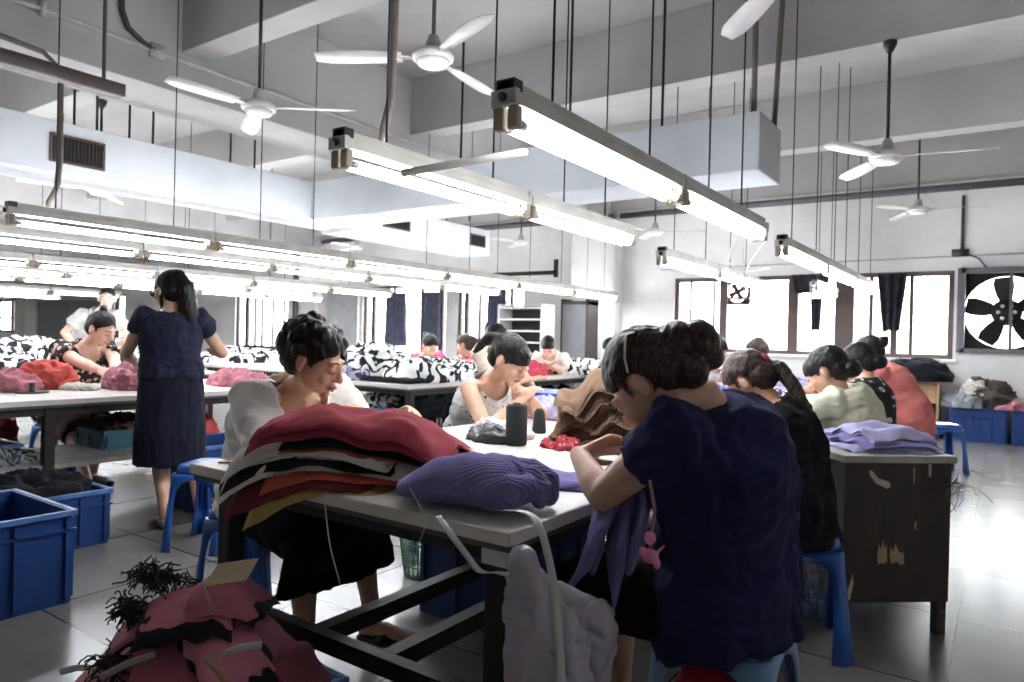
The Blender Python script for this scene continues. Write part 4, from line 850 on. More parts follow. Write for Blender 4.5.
H=P15['H']; rt=P15['root']
MB().path([H(-.03,.105,.012),H(-.062,.088,.012),H(-.082,.04,.014),H(-.086,-.01,.018)],.004,n=6).loft([H(-.012,.108,.0),H(-.036,.105,-.002),H(-.06,.088,.0)],[(.018,.006)]*3,side=P15['HR']@V((0,0,1)),n=12).build('sunglasses',plain('glasses_black','#111214',.25),rt)
MB().loft([H(-.07,-.02,-.02),H(-.06,.0,-.07),H(-.035,.03,-.11)],[.010,.010,.007],n=8).build('hair_band',HB,rt)
# zebra side panel of the blouse
# ================================================================== CLOTH
def slab(cx,cy,w,d,t,rot,base,seed,layers=2,amp=.006,wave=0,N_=34,under=None,skew=0,field=None,T0=None):
    """folded garment, one rounded sheet per visible layer. field(x,y,T) gives the height of a stack level T"""
    mb=MB(); c,s=math.cos(rot),math.sin(rot); r=random.Random(seed)
    sx,sy=r.uniform(0,9),r.uniform(0,9)
    if field is None: field=lambda x,y,T: base(x,y)+T
    T=T0 or 0.0
    def prof(p,q):
        k=(abs(p)**8+abs(q)**8)**.125; return max(0.0,1-k**12)**.5
    def world(p,q): x=p*w/2+skew*q; y=q*d/2; return cx+x*c-y*s,cy+x*s+y*c
    n=N_; g=[math.sin((i/(n-1)-.5)*PI) for i in range(n)]
    for L in range(layers):
        tl=t/layers; ox,oy=r.uniform(-.010,.010),r.uniform(-.010,.010); P=[];F=[]
        ir=[(r.uniform(0,9),r.uniform(.010,.022)) for _ in range(4)]
        rows=[]
        for i in range(n):
            for j in range(n):
                p,q=g[i]*.9985,g[j]*.9985; x,y=world(p,q); k=max(abs(p),abs(q))
                e=noise.noise(V((p*2.2+sx+L,q*2.2+sy,L*1.3)))*.022*k**4; x+=ox+e*c*(p)+e*.5; y+=oy+e*c*(q)
                lo=field(x,y,T); hi=field(x,y,T+tl); pr=prof(p,q); m=(lo+hi)/2; h=(hi-lo)/2
                rm=noise.noise(V((x*20+sx,y*15+sy,seed*.7+L))); rn=noise.noise(V((x*8+sx,y*8+sy,seed*.3+L))); wr=min(amp,tl*.9)*((.25-1.6*abs(rn))+.5*(.3-2*abs(rm)))
                dr=-.010*k**10*(1 if L==layers-1 else .5)
                rows.append((x,y,m+h*pr*.96+wr*pr+dr,m-h*pr*.96+dr*.9))
        P=[(a_,b_,t_) for a_,b_,t_,l_ in rows]+[(a_,b_,min(l_,t_-.0004)) for a_,b_,t_,l_ in rows]
        o=n*n
        for i in range(n-1):
            for j in range(n-1):
                a=i*n+j; F.append((a,a+n,a+n+1,a+1)); F.append((o+a,o+a+1,o+a+n+1,o+a+n))
        for i in range(n-1):
            for a,b in ((i,i+1),((n-1)*n+i+1,(n-1)*n+i)): F.append((a,b,o+b,o+a))
            for a,b in (((i+1)*n,i*n),(i*n+n-1,(i+1)*n+n-1)): F.append((a,b,o+b,o+a))
        mb.add(P,F); T+=tl
    return mb,T
def garment(args,name,mat,label,cat='garment',group=None,**k):
    mb,T=slab(*args[0],**args[1]); single(mb,name,mat,label,cat,group); return T
def edge_base(z,x0,x1,y0,y1,sag=1.6,lim=.12):
    """table top that cloth hangs over at its edges"""
    def f(x,y):
        e=max(x0-x,x-x1,y0-y,y-y1,0); return z-min(lim,sag*e*e*4+e*.35) if e>0 else z
    return f
def heap(c,r,seed,name,mat,label,cat='cloth',group=None,amp=.03,scale=7,ridge=True,rot=0,flat=True,res=36,stretch=(1,1,1),extra=(),zmin=None,pw_=2.4,amp2=.25):
    """crumpled cloth heap: superellipsoid dome pushed into deep folds"""
    c=V(c); n=res*2; m=res; P=[];F=[]
    cr,sr=math.cos(rot),math.sin(rot)
    for i in range(m+1):
        ph=(i/m)*PI*.5 if flat else (i/m)*PI
        for k in range(n):
            a=2*PI*k/n; 
            x=math.sin(ph)*math.cos(a); y=math.sin(ph)*math.sin(a); z=math.cos(ph)
            z=math.copysign(abs(z)**(2/pw_),z); q=(abs(x)**pw_+abs(y)**pw_)**(1/pw_) or 1; l=math.hypot(x,y) or 1; x,y=x*l/q,y*l/q
            P.append((x,y,z))
    pts=np.array(P)*np.array([r[0],r[1],r[2]])
    pn=pts/np.maximum(1e-6,np.linalg.norm(pts/np.array(r)**2,axis=1))[:,None]/np.array(r)**2
    sc=pts*scale*1.25*np.array(stretch); w=np.stack([vn(sc*.45,seed+3),vn(sc*.45+7,seed+4),vn(sc*.45+3,seed+5)],1)*1.3
    h=vn(sc+w,seed)
    if ridge: h=1-2.2*np.abs(h)
    h2=vn(sc*2.7+w*2,seed+9); h2=(1-2*np.abs(h2)) if ridge else h2
    h3=1-2.2*np.abs(vn(sc*5.5+w*3,seed+15)); h=h*.8+h2*(amp2+.2)+h3*.16; pts=pts+pn*(amp*1.5*h)[:,None]
    if flat:
        zc=pts[:,2]; pts[:,2]=np.maximum(zc,0)
        pts[-n:,2]=0
    X=pts[:,0]*cr-pts[:,1]*sr; Y=pts[:,0]*sr+pts[:,1]*cr
    P=[(c.x+X[i],c.y+Y[i],c.z+pts[i,2]) for i in range(len(pts))]
    for i in range(m):
        for k in range(n): F.append((i*n+k,(i+1)*n+k,(i+1)*n+(k+1)%n,i*n+(k+1)%n))
    mb=MB().add(P,F)
    if flat: mb.f.append(tuple(m*n+k for k in reversed(range(n))))
    return single(mb,name,mat,label,cat,group)
burg=fabric('cloth_burgundy','#8d3640',ribrot=(0,0,0)); burg2=fabric('cloth_dark_red','#62262e'); oran=fabric('cloth_rust','#ac523d'); whit=fabric('cloth_offwhite','#c9c5bd'); blak=fabric('cloth_black','#15161a'); must=fabric('cloth_mustard','#a98d52'); purp=fabric('cloth_purple','#756d9d'); purr=fabric('cloth_purple_ribbed','#756d9d',rib=34,ribrot=(0,0,.9)); lil=fabric('cloth_lilac','#9b96b4'); brn=fabric('cloth_brown','#846a56',var=.3,rib=40); rose=fabric('cloth_rose','#9a5964',knit=300); rosed=fabric('cloth_charcoal','#1d1a1d'); pinkc=fabric('cloth_pink','#c07f8a'); coral=fabric('cloth_coral','#c85e56'); grey=fabric('cloth_grey','#8b8d92')
TB=edge_base(TZ+.001,-2.19,-.90,1.30,8.0)
# --- the pile of red and white garments on the near end of the centre table
cur=TB; ra=.12
pc=(-1.625,1.515)
spec=[('mustard garment hanging over the table edge, lowest of the burgundy clothes pile',must,(-.02,-.07,.40,.36,.018),.0,1),
 ('dark red garment near the bottom of the pile, drooping over the table edge',burg2,(-.10,-.03,.44,.40,.030),-.04,2),
 ('rust orange garment in the lower right of the pile',oran,(.07,-.02,.54,.37,.026),.05,2),
 ('off-white garment in the lower half of the pile',whit,(-.05,-.01,.60,.36,.036),.0,3),
 ('black garment sandwiched between two off-white ones',blak,(-.08,-.01,.54,.35,.014),-.05,1),
 ('off-white garment in the middle of the pile above the thin black one',whit,(-.08,-.0,.52,.34,.032),-.06,3),
 ('rust orange garment under the navy black one',oran,(.07,.0,.52,.35,.018),.03,1),
 ('navy black garment below the top burgundy one',blak,(.08,.0,.51,.35,.022),.02,2),
 ('large burgundy sweater on top of the pile on the centre table',burg,(.02,.02,.60,.37,.070),.0,2)]
PR=.42; pcos,psin=math.cos(PR),math.sin(PR)
def pile_field(x,y,T):
    dx,dy=x-pc[0],y-pc[1]; X=dx*pcos+dy*psin; Y=-dx*psin+dy*pcos
    g=.80-.34*(X/.33)**2*(1 if X>0 else .6)-.20*(Y/.2)**2+.10*noise.noise(V((x*6,y*6,2)))
    return TB(x,y)+T*max(.30,g)
T=0
for i,(lb,m_,(x,y,w_,d_,t_),r_,ly) in enumerate(spec):
    last=i==len(spec)-1
    T=garment(((pc[0]+x*pcos-y*psin,pc[1]+x*psin+y*pcos,w_,d_,t_,PR+r_,TB,40+i),dict(layers=ly,amp=.012 if not last else .016,N_=50,field=pile_field,T0=T)),'folded_garment',m_,lb,group='folded clothes in the pile on the centre table')
# purple bundle at the near corner
def roll(c,rot,label):
    t=thing('cloth_bundle',c,label,'cloth'); c=V(c); R=Matrix.Rotation(rot,3,'Z')
    def q(x,y,z): return c+R@V((x*.86,y*.92,z))
    mb=MB()
    mb.loft([q(-.20,0,.045),q(-.10,0,.062),q(.0,.0,.070)],[(.10,.028),(.115,.058),(.12,.066)],side=R@V((0,1,0)),n=28)
    mb.build('folded_body',purp,t,vox=.006,sm=3,fn=[folds(.010,14,3),folds(.012,6,9)])
    mb=MB()
    mb.loft([q(-.03,0,.066),q(.05,0,.070),q(.11,-.005,.066),q(.14,-.01,.05)],[(.112,.062),(.116,.068),(.10,.060),(.07,.035)],side=R@V((0,1,0)),n=28)
    mb.loft([q(.06,-.10,.05),q(.13,-.105,.058),q(.17,-.07,.064),q(.165,-.03,.070),q(.12,-.015,.085)],[.036,.040,.036,.030,.022],n=16)
    mb.loft([q(.10,-.01,.10),q(.17,.0,.085),q(.205,-.01,.055),q(.20,-.015,.03)],[.024,.030,.030,.024],n=16)
    mb.loft([q(.08,.05,.09),q(.16,.06,.085),q(.215,.04,.06),q(.22,.03,.035)],[.030,.036,.036,.028],n=16)
    mb.loft([q(.02,.10,.05),q(.12,.12,.05),q(.19,.11,.045)],[.034,.036,.026],n=16)
    mb.build('ribbed_body',purr,t,vox=.005,sm=2,fn=[folds(.006,14,5,ridge=True),folds(.007,7,2)])
    return t
pb=atz(462,508,TZ+.002); roll((pb.x+.0,pb.y+.05,TZ+.001),.42,'rolled purple ribbed knit bundle at the near corner of the centre table')
# purple cloth lying from the bundle to the worker
sp,tp_=slab(-1.14,1.83,.44,.24,.022,.35,TB,77,layers=2,amp=.012,N_=44); single(sp,'knit_cloth',purp,'purple knit panels lying flat between the bundle and the navy shirted worker','cloth')
# brown stack
bc=V((-1.385,2.77,0))
def brown_field(x,y,T):
    u=(x-bc.x)*.85+(y-bc.y)*.5; g=1-.35*((x-bc.x)**2+(y-bc.y)**2)/.06+.15*math.sin(u*34+T*14)+.10*noise.noise(V((x*7,y*7,T*9)))
    return TB(x,y)+T*max(.4,g)+min(.020,T*.35)*math.sin(u*47+T*30+3*noise.noise(V((x*4,y*4,1))))*.6
T=0
for i in range(9):
    T=garment(((bc.x+rnd.uniform(-.02,.02),bc.y+rnd.uniform(-.02,.02)+.0,.52-.010*i,.36,.032,.5+rnd.uniform(-.08,.08),TB,90+i),dict(layers=2,amp=.022,N_=44,field=brown_field,T0=T)),'folded_garment',brn,('brown knit garment in the wavy stack behind the sewing hands' if 0<i<8 else 'topmost brown knit garment of the wavy stack' if i==8 else 'lowest brown knit garment of the wavy stack'),group='brown knit garments stacked on the centre table')
# loose items on the centre table
p=atz(492,441,TZ); heap((p.x,p.y,TZ+.001),(.095,.06,.06),3,'cloth_bundle',plain('black_satin','#24262a',.3),'shiny black cloth bundle left of the tall thread spool',amp=.016,scale=13)
heap((p.x-.05,p.y+.13,TZ+.001),(.13,.07,.055),9,'cloth_bundle',fabric('cloth_white_lace','#d9cfd0'),'white lacy cloth under the hands of the girl in the patterned top',amp=.02,scale=12)
p=atz(566,449,TZ); heap((p.x,p.y,TZ+.001),(.09,.04,.026),12,'cloth_scraps',flower('red_white_scraps','#a8303a','#d3b9b2',45,.22),'crumpled red and white scraps in front of the navy shirted worker',amp=.015,scale=20)
p=atz(560,420,TZ); heap((p.x-.02,p.y+.12,TZ+.001),(.30,.17,.07),15,'cloth_heap',lil,'loose lilac garments behind the thread spools',amp=.03,scale=8)
heap((-1.80,3.60,TZ+.001),(.3,.3,.08),16,'cloth_heap',lil,'lilac knits farther along the centre table left of the brown stack',amp=.035,scale=7)
for x,y,rx,ry,rz,m_,lb in ((-1.2,3.5,.22,.22,.14,purp,'purple garments in front of the black shirted worker'),(-1.25,4.5,.25,.25,.12,zebra('zebra_blue','#dfe2ea','#2d3a86',9,5),'blue and white striped cloth in front of the cream shirted worker'),(-1.25,5.4,.25,.3,.12,lil,'lilac garments in front of the black floral bloused worker'),(-1.7,6.6,.4,.6,.10,purp,'purple garments at the far end of the centre table'),(-1.85,5.0,.25,.4,.1,fabric('cloth_blue','#4f6fbf'),'blue cloth between the two far workers on the centre table')):
    heap((x,y,TZ+.001),(rx,ry,rz),int(abs(x*100+y*10)),'cloth_heap',m_,lb,amp=.03,scale=7)
# paper strips
for k,(u,v) in enumerate(((425,462),(440,459))):
    p=atz(u,v,TZ+.002); single(MB().box((p.x,p.y,TZ+.003),(.05+.03*k,.012,.002),.4+k),'paper_strip',plain('yellow_paper','#cbb98a',.8),('short','long')[k]+' yellowish paper strip on the centre table between the clothes pile and the spools','paper')

# --- foreground burgundy pile in a crate
FC=V((-1.70,1.05,0)); 
rose_b=fabric('cloth_rose_pale','#a76672',knit=300)
def fore_field(x,y,T):
    r2=((x-FC.x)/.36)**2+((y-FC.y)/.30)**2; g=1-.42*r2+.10*noise.noise(V((x*5,y*5,3)))
    return .24-.07*r2+(T*.50+.04)*max(.15,g)
T=0; rr=random.Random(8)
for i in range(17):
    a=i*2.4+rr.uniform(-.4,.4); k=(.19,.13,.07)[0 if i<8 else 1 if i<14 else 2]
    x=FC.x+math.cos(a)*k*1.2+.02; y=FC.y+math.sin(a)*k*.85
    w_=rr.uniform(.23,.29) if i<8 else rr.uniform(.19,.25); ro=rr.uniform(-1.4,1.4); sk_=rr.uniform(-.04,.04); lay=dict(amp=.006,N_=28,skew=sk_,field=fore_field)
    T=garment(((x,y,w_+.022,w_*.72+.022,.010,ro,None,700+i),dict(layers=1,T0=T,**lay)),'knitted_piece',rosed,'black edged knitted piece in the foreground pile on the blue crate',group='black knitted pieces in the foreground heap')
    T=garment(((x,y,w_,w_*.72,rr.uniform(.018,.026),ro,None,300+i),dict(layers=2,T0=T,**lay)),'knitted_piece',(rose,rose_b)[i%2],'dusty rose knitted piece lying topmost on the foreground pile' if i==16 else 'dusty rose knitted piece in the foreground pile on the blue crate',group='rose knitted pieces in the foreground heap')
# big rounded roll at the right of the pile
t=thing('cloth_bundle',FC+V((.18,.08,.3)),'rolled dusty rose bundle at the right of the foreground pile','cloth')
RB=lambda x,y,z: FC+V((x-.05,y,z-.015))
MB().loft([RB(.10,.03,.34),RB(.19,.06,.355),RB(.28,.10,.345),RB(.33,.13,.31)],[(.08,.045),(.095,.06),(.09,.065),(.06,.045)],side=V((0,1,0)),n=26).build('roll',fabric('cloth_rose_ribbed','#8e4f5b',rib=34,ribrot=(0,0,1.2)),t,vox=.007,sm=3,fn=[folds(.018,8,4,ridge=True),folds(.014,5,8)])
# fringe of black yarn and strips, card tag
def yarn(c,r_,n_,L,name,mat,label,rad=.0022,seed=1,flat=.5):
    q=random.Random(seed); mb=MB(); c=V(c)
    for i in range(n_):
        a=q.uniform(0,2*PI); s0=c+V((q.uniform(-r_,r_),q.uniform(-r_,r_)*.5,q.uniform(-.01,.03))); pts=[s0]; d=V((math.cos(a),math.sin(a),q.uniform(0,.6)))
        for k in range(5): d=(d+V((q.uniform(-.9,.9),q.uniform(-.9,.9),q.uniform(-.8,.3)))).normalized(); pts.append(pts[-1]+d*L/5)
        mb.path(pts,rad,n=4)
    o=single(mb,name,mat,label,'yarn'); o['kind']='stuff'; return o
bk=plain('yarn_black','#101012',.9)
yarn(W(158,580,1.88),.09,170,.045,'yarn_fringe',bk,'frayed black yarn along the back edge of the foreground pile',seed=2)
yarn(W(130,612,1.80),.05,120,.045,'yarn_fringe',bk,'frayed black yarn down the left side of the foreground pile',seed=3)
yarn(W(108,668,1.70),.04,80,.045,'yarn_fringe',bk,'frayed black yarn at the bottom left of the foreground pile',seed=4)
p=W(232,572,1.70); tg=MB().box(p,(.115,.07,.002),Matrix.Rotation(.5,3,'Z')@Matrix.Rotation(.5,3,'X')@Matrix.Rotation(-.25,3,'Y')); single(tg,'card_tag',plain('card_tan','#93805f',.8),'tan cardboard tag on top of the foreground pile','tag',smooth=False)
for k,(a,b,cc,m_) in enumerate((((222,655,1.62),(262,645,1.66),'pale paper strip wedged in the middle of the foreground pile','#b9b3ae'),((205,590,1.75),(212,610,1.7),'short tan strip at the centre of the foreground pile','#a08b60'),((100,678,1.58),(155,655,1.6),'grey strap sticking out at the lower left of the foreground pile','#85807c'),((205,660,1.58),(225,682,1.55),'tan strip at the bottom of the foreground pile','#a08b60'),((60,672,1.9),(92,668,1.85),'translucent white strip on the floor left of the foreground pile','#c9c9c6'))):
    pa,pb_=W(*a),W(*b); single(MB().loft([pa,(pa+pb_)/2+V((0,0,.006)),pb_],[(.009,.002)]*3,side=V((0,0,1)),n=8,cap='flat'),'strip',plain('strip_'+m_,m_,.6),cc,'strip')

# --- cabinet cloth
cc=C0+RC@V((.03,.0,0)); ang=cab_ang
def cab_field(x,y,T):
    r2=((x-cc.x)**2+(y-cc.y)**2)/.045; return .752+T*max(.4,1-.3*r2+.2*noise.noise(V((x*9,y*9,1)))+.12*math.sin((x-y)*38+T*20))
T=0
for i in range(3):
    T=garment(((cc.x+.008*i,cc.y,.40-.03*i,.34-.02*i,.034,ang+.1*i,None,500+i),dict(layers=2,amp=.010,N_=36,field=cab_field,T0=T)),'folded_garment',lil if i!=1 else fabric('cloth_lilac_dark','#7a74a6'),('lilac garment, %s in the small pile on the dark wooden cabinet'%['lowest','middle','topmost'][i]),group='lilac garments on the dark cabinet')
yarn(cab_A+V((.0,-.0,.62))+RC@V((.02,-.02,0)),.012,16,.16,'thread_tangle',plain('thread_brown','#4a3d33',.9),'tangled thread hanging at the right edge of the dark cabinet',seed=9,rad=.0015)

# --- left table
zb=zebra('zebra_cloth',scale=3.4,dist=5,lo=.32); zb2=zebra('zebra_fine',scale=5,dist=4,rot=(.4,0,1.1),lo=.34); zb3=zebra('zebra_wide',scale=2.2,dist=6,rot=(0,.3,0),lo=.36); ck=zebra('spotted_cloth',scale=2.6,dist=16,rot=(.8,.4,.2),lo=.28)
LT=TZ+.001
def hp(u,v,r,m_,lb,nm='cloth_heap',z=LT,seed=None,dz=0,**k):
    p=atz(u,v,z); s=seed if seed is not None else int(u*3+v); return heap((p.x,p.y,z+dz),r,s,nm,m_,lb,**k)
hp(45,388,(.17,.16,.16),coral,'crumpled coral red cloth on the left table in front of the floral bloused worker',seed=4,amp=.03,scale=8)
hp(5,390,(.2,.16,.11),pinkc,'pink cloth at the left picture edge on the left table',seed=8,amp=.03,scale=8)
hp(142,388,(.21,.19,.15),flower('pink_roses','#a4626f','#c98d96',12,.4),'large crumpled dusty pink bundle beside the standing worker',seed=11,amp=.04,scale=8)
hp(120,380,(.14,.12,.08),coral,'orange red cloth behind the dusty pink bundle',seed=14,amp=.03,scale=9)
hp(238,385,(.22,.18,.09),pinkc,'pink cloth on the right end of the left table',seed=17,amp=.03,scale=8)
hp(75,389,(.22,.1,.03),whit,'thin cream cloth strips under the hands of the floral bloused worker',seed=19,amp=.012,scale=14)
p=atz(32,393,TZ); t=thing('thread_tray',(p.x,p.y,TZ),'small tray with a cotton reel on the left table in front of the coral cloth','tray')
MB().lathe(V((p.x,p.y,TZ+.001)),[(.09,0),(.1,.012),(.095,.012),(.085,.004)],n=24).build('tray',plain('tray_grey','#6b6a68',.5),t)
single(MB().lathe(V((p.x,p.y,TZ+.008)),[(.024,0),(.024,.006),(.016,.01),(.016,.05),(.024,.054),(.024,.06)],n=18),'cotton_reel',plain('reel_dark','#3a3c42',.5),'dark cotton reel standing on the small tray at the left','reel')
# shelf stuff
heap((-5.0,1.62,.361),(.16,.3,.06),23,'cloth_heap',zebra('grey_floral','#8e9096','#3a3c44',12,4),'grey patterned cloth on the shelf under the left table',amp=.025,scale=10)
heap((-4.35,1.55,.285),(.24,.36,.08),24,'cloth_heap',blak,'black cloth filling the blue crate under the left table',amp=.03,scale=8)
heap((-5.2,2.55,.44),(.14,.14,.11),25,'cloth_heap',flower('thread_mix','#3b3026','#b5694c',40,.3),'mixed brown threads in the teal box',amp=.03,scale=14)
heap((-5.35,3.1,.361),(.26,.2,.16),26,'cloth_heap',coral,'orange cloth under the left table behind the standing worker',amp=.04,scale=8)
heap((-5.95,1.95,.36),(.12,.2,.22),27,'cloth_heap',burg,'dark red cloth on the knees behind the shelf of the left table',amp=.03,scale=8)
# zebra goods
HG='striped garment heaps in the distance'
for k,(u,v,r,m_,lb,zz) in enumerate((
 (25,358,(.5,.45,.22),zb3,'big black and white striped heap on the far left table at the picture edge',0),
 (-5,372,(.35,.4,.16),zb,'striped grey heap cut by the left picture edge behind the coral cloth',0),
 (60,366,(.35,.35,.17),ck,'black and white spotted heap behind the coral cloth',0),
 (135,352,(.4,.4,.25),zb2,'striped heap between the floral bloused and the standing worker',0),
 (235,362,(.35,.4,.14),zb,'striped heap on the far table right of the standing worker',0),
 (262,361,(.3,.35,.13),zb3,'dark striped heap on the far table next to the curly haired worker',0))):
    hp(u,v,r,m_,lb,amp=.05,scale=4,seed=60+k)
p1=(-5.2,4.85)
for k,(x,y,r,m_,lb) in enumerate((
 (-5.15,4.95,(.34,.34,.29),zb,'tall striped heap on the near left of the striped knit table'),
 (-5.25,4.7,(.32,.15,.1),zebra('purple_stripes','#b9b4cf','#3d3a58',8,4),'flat purple striped cloth at the left end of the striped knit table'),
 (-4.62,5.1,(.34,.36,.14),ck,'black and white spotted heap in the middle of the striped knit table'),
 (-4.4,5.9,(.2,.45,.11),ck,'spotted heap along the right edge of the striped knit table'),
 (-4.95,5.7,(.3,.4,.13),zb2,'finely striped heap deeper on the striped knit table'),
 (-4.7,6.9,(.3,.4,.10),fabric('cloth_red_pink','#c04a5a'),'red pink cloth in front of the workers at the striped knit table'),
 (-4.5,7.9,(.35,.5,.11),ck,'spotted heap at the far end of the striped knit table'))):
    heap((x,y,LT),r,80+k,'cloth_heap',m_,lb,amp=.05,scale=5)
mbk,_=slab(-4.62,4.72,.62,.26,.05,.02,lambda x,y:LT,61,layers=2,amp=.012,N_=30); single(mbk,'folded_garment',blak,'flat folded black garment at the near edge of the striped knit table','garment')
for k,(x,y,r,m_,lb) in enumerate(((-3.5,7.75,(.4,.35,.26),ck,'spotted heap on the far table near the white pillar'),(-3.15,8.3,(.3,.35,.2),fabric('cloth_lilac_grey','#a7a1b3'),'pale lilac heap on the far table near the white pillar'),(-3.6,9.1,(.35,.4,.3),zb2,'striped heap at the back of the far table near the white pillar'))):
    heap((x,y,LT),r,90+k,'cloth_heap',m_,lb,amp=.05,scale=5)
hp(430,415,(.2,.3,.2),blak,'black garments stacked on a low pile behind the patterned top girl',z=.45,seed=33,amp=.03,scale=6)
hp(400,405,(.3,.3,.15),zb2,'white and black cloth heap in the aisle behind the burgundy pile',z=.5,seed=34,amp=.04,scale=6)
hp(418,418,(.5,.55,.47),fabric('cloth_dark_grey','#2c2b2e'),'dark sack under the garments in the aisle',z=0.0,seed=35,amp=.04,scale=3)
# right wall: jacket on cupboard, clothes on crate
heap((-1.0,11.0,.751),(.42,.27,.27),44,'jacket',fabric('cloth_navy_black','#17171f'),'dark jacket heaped on the small light wood cupboard',cat='jacket',amp=.04,scale=4)
single(MB().loft([(-1.37,10.95,.74),(-1.42,10.93,.55),(-1.43,10.93,.3),(-1.42,10.93,.04)],[(.14,.03),(.15,.04),(.13,.035),(.10,.02)],side=V((0,1,0)),n=16),'jacket',fabric('cloth_navy_black','#17171f'),'dark garment hanging down the left side of the small wooden cupboard','jacket',fn=[folds(.02,7,2)])
heap((-.18,11.08,.431),(.3,.22,.34),46,'cloth_heap',fabric('cloth_camo','#4b4642',var=.5),'dark mottled clothes heaped on the closed crate',amp=.05,scale=5)
heap((-.42,11.0,.431),(.2,.2,.2),47,'cloth_heap',grey,'grey cloth on the left end of the closed crate',amp=.04,scale=5)
heap((.08,10.98,.431),(.16,.14,.1),48,'cloth_heap',pinkc,'small pink cloth on the closed crate',amp=.03,scale=7)
heap((-.3,10.98,.55),(.12,.1,.22),49,'cloth_heap',whit,'white cloth draped between the grey and the dark clothes on the crate',amp=.03,scale=7)
heap((-1.0,11.0,.131),(.22,.18,.14),50,'cloth_heap',fabric('cloth_dark_grey','#2c2b2e'),'dark odds and ends inside the small wooden cupboard',amp=.04,scale=7)

# --- hanging purple pieces from the worker's lap
t=thing('knit_cloth',W(610,520,1.78),'purple knit pieces hanging down from the lap of the navy shirted worker','cloth')
def strand(pts,rad,seed):
    P=[W(*p) for p in pts]; rad=[(a_*1.4,b_*1.15) for a_,b_ in rad[:-1]]+[rad[-1]]; MB().loft(P,rad,side=V((.55,-.83,0)),n=18,power=2).build('hanging_piece',purp,t,fn=[folds(.010,16,seed,stretch=(1,1,.25)),folds(.006,40,seed+1,stretch=(1,1,.2))],vox=.005,sm=1)
strand([(614,476,1.88),(609,503,1.82),(598,535,1.74),(585,565,1.73),(570,588,1.72)],[(.05,.02),(.05,.02),(.040,.018),(.022,.012),(.010,.008)],1)
strand([(628,476,1.88),(622,510,1.82),(618,550,1.73),(614,585,1.72),(613,612,1.71)],[(.05,.02),(.055,.022),(.040,.02),(.026,.014),(.008,.006)],2)
strand([(642,484,1.86),(638,515,1.80),(635,545,1.74),(628,570,1.73)],[(.03,.015),(.045,.02),(.038,.018),(.012,.01)],4)
strand([(604,484,1.88),(600,520,1.82),(598,550,1.745),(592,570,1.74)],[(.03,.015),(.032,.016),(.026,.015),(.010,.008)],7)
# white plastic bag hanging at the table corner
t=thing('plastic_bag',W(560,630,1.6),'translucent white plastic bag hanging from the near corner of the centre table','bag')
m,nt,b=new_mat('bag_plastic'); b.inputs['Base Color'].default_value=lin('#c3bcc6'); b.inputs['Roughness'].default_value=.3; b.inputs['Transmission Weight'].default_value=.25; b.inputs['Alpha'].default_value=.93; b.inputs['Subsurface Weight'].default_value=.2; b.inputs['Subsurface Scale'].default_value=.01
bagm=m
P=[W(522,560,1.56),W(535,600,1.60),W(548,650,1.62),W(553,700,1.63),W(555,730,1.63)]
MB().loft(P,[(.012,.012),(.055,.035),(.085,.05),(.09,.055),(.06,.04)],side=V((.8,.58,0)),n=30).build('pouch',bagm,t,vox=.007,sm=2,fn=[folds(.026,11,3,ridge=True,stretch=(1,1,.35)),folds(.010,30,5,ridge=True)])
P=[W(530,575,1.58),W(560,592,1.62),W(590,606,1.66),W(608,613,1.69)]
MB().loft(P,[(.012,.012),(.018,.02),(.022,.024),(.014,.014)],side=V((.8,.58,0)),n=16).build('bag_edge',bagm,t,vox=.006,sm=1,fn=[folds(.008,22,6,ridge=True)])
MB().loft([W(575,612,1.64),W(582,640,1.65),W(584,680,1.66),W(582,715,1.66)],[(.06,.03),(.07,.04),(.055,.035),(.04,.03)],side=V((.8,.58,0)),n=24).build('side_pouch',bagm,t,vox=.007,sm=1,fn=[folds(.024,12,13,ridge=True,stretch=(1,1,.4)),folds(.008,32,5,ridge=True)])
lan=plain('lanyard_white','#c9c8c6',.6)
def band(pts,w_,label,nm='strap'):
    P=[W(*p) for p in pts]; Q=[]
    for i in range(len(P)-1):
        a,b_,c_,e=P[max(i-1,0)],P[i],P[i+1],P[min(i+2,len(P)-1)]
        for k in range(6):
            s=k/6; Q.append(.5*((2*b_)+(c_-a)*s+(2*a-5*b_+4*c_-e)*s*s+(3*b_-a-3*c_+e)*s**3))
    Q.append(P[-1]); single(MB().loft(Q,[(w_,.0014)]*len(Q),side=V((.8,.58,.1)),n=8,cap='flat'),nm,lan,label,'strap')
band([(505,510,1.66),(528,513,1.6),(540,528,1.55),(549,560,1.53),(556,600,1.52),(560,650,1.52),(562,700,1.52)],.0085,'white strap falling over the near table edge in front of the plastic bag')
band([(438,516,1.58),(450,533,1.53),(465,553,1.52),(480,571,1.53),(500,573,1.55),(525,580,1.56)],.007,'white strap looped from the table edge round the top of the table leg')
single(MB().bb(-1.012,1.345,.66,-.938,1.415,.70),'paper_wrap',lan,'white paper wrapped round the top of the near table leg','paper',smooth=False)
band([(410,488,1.72),(425,520,1.66),(418,545,1.7)],.001,'thin white thread hanging off the burgundy pile')
band([(325,505,1.62),(330,545,1.62),(340,583,1.66)],.0015,'thin white string hanging from the mustard garment')
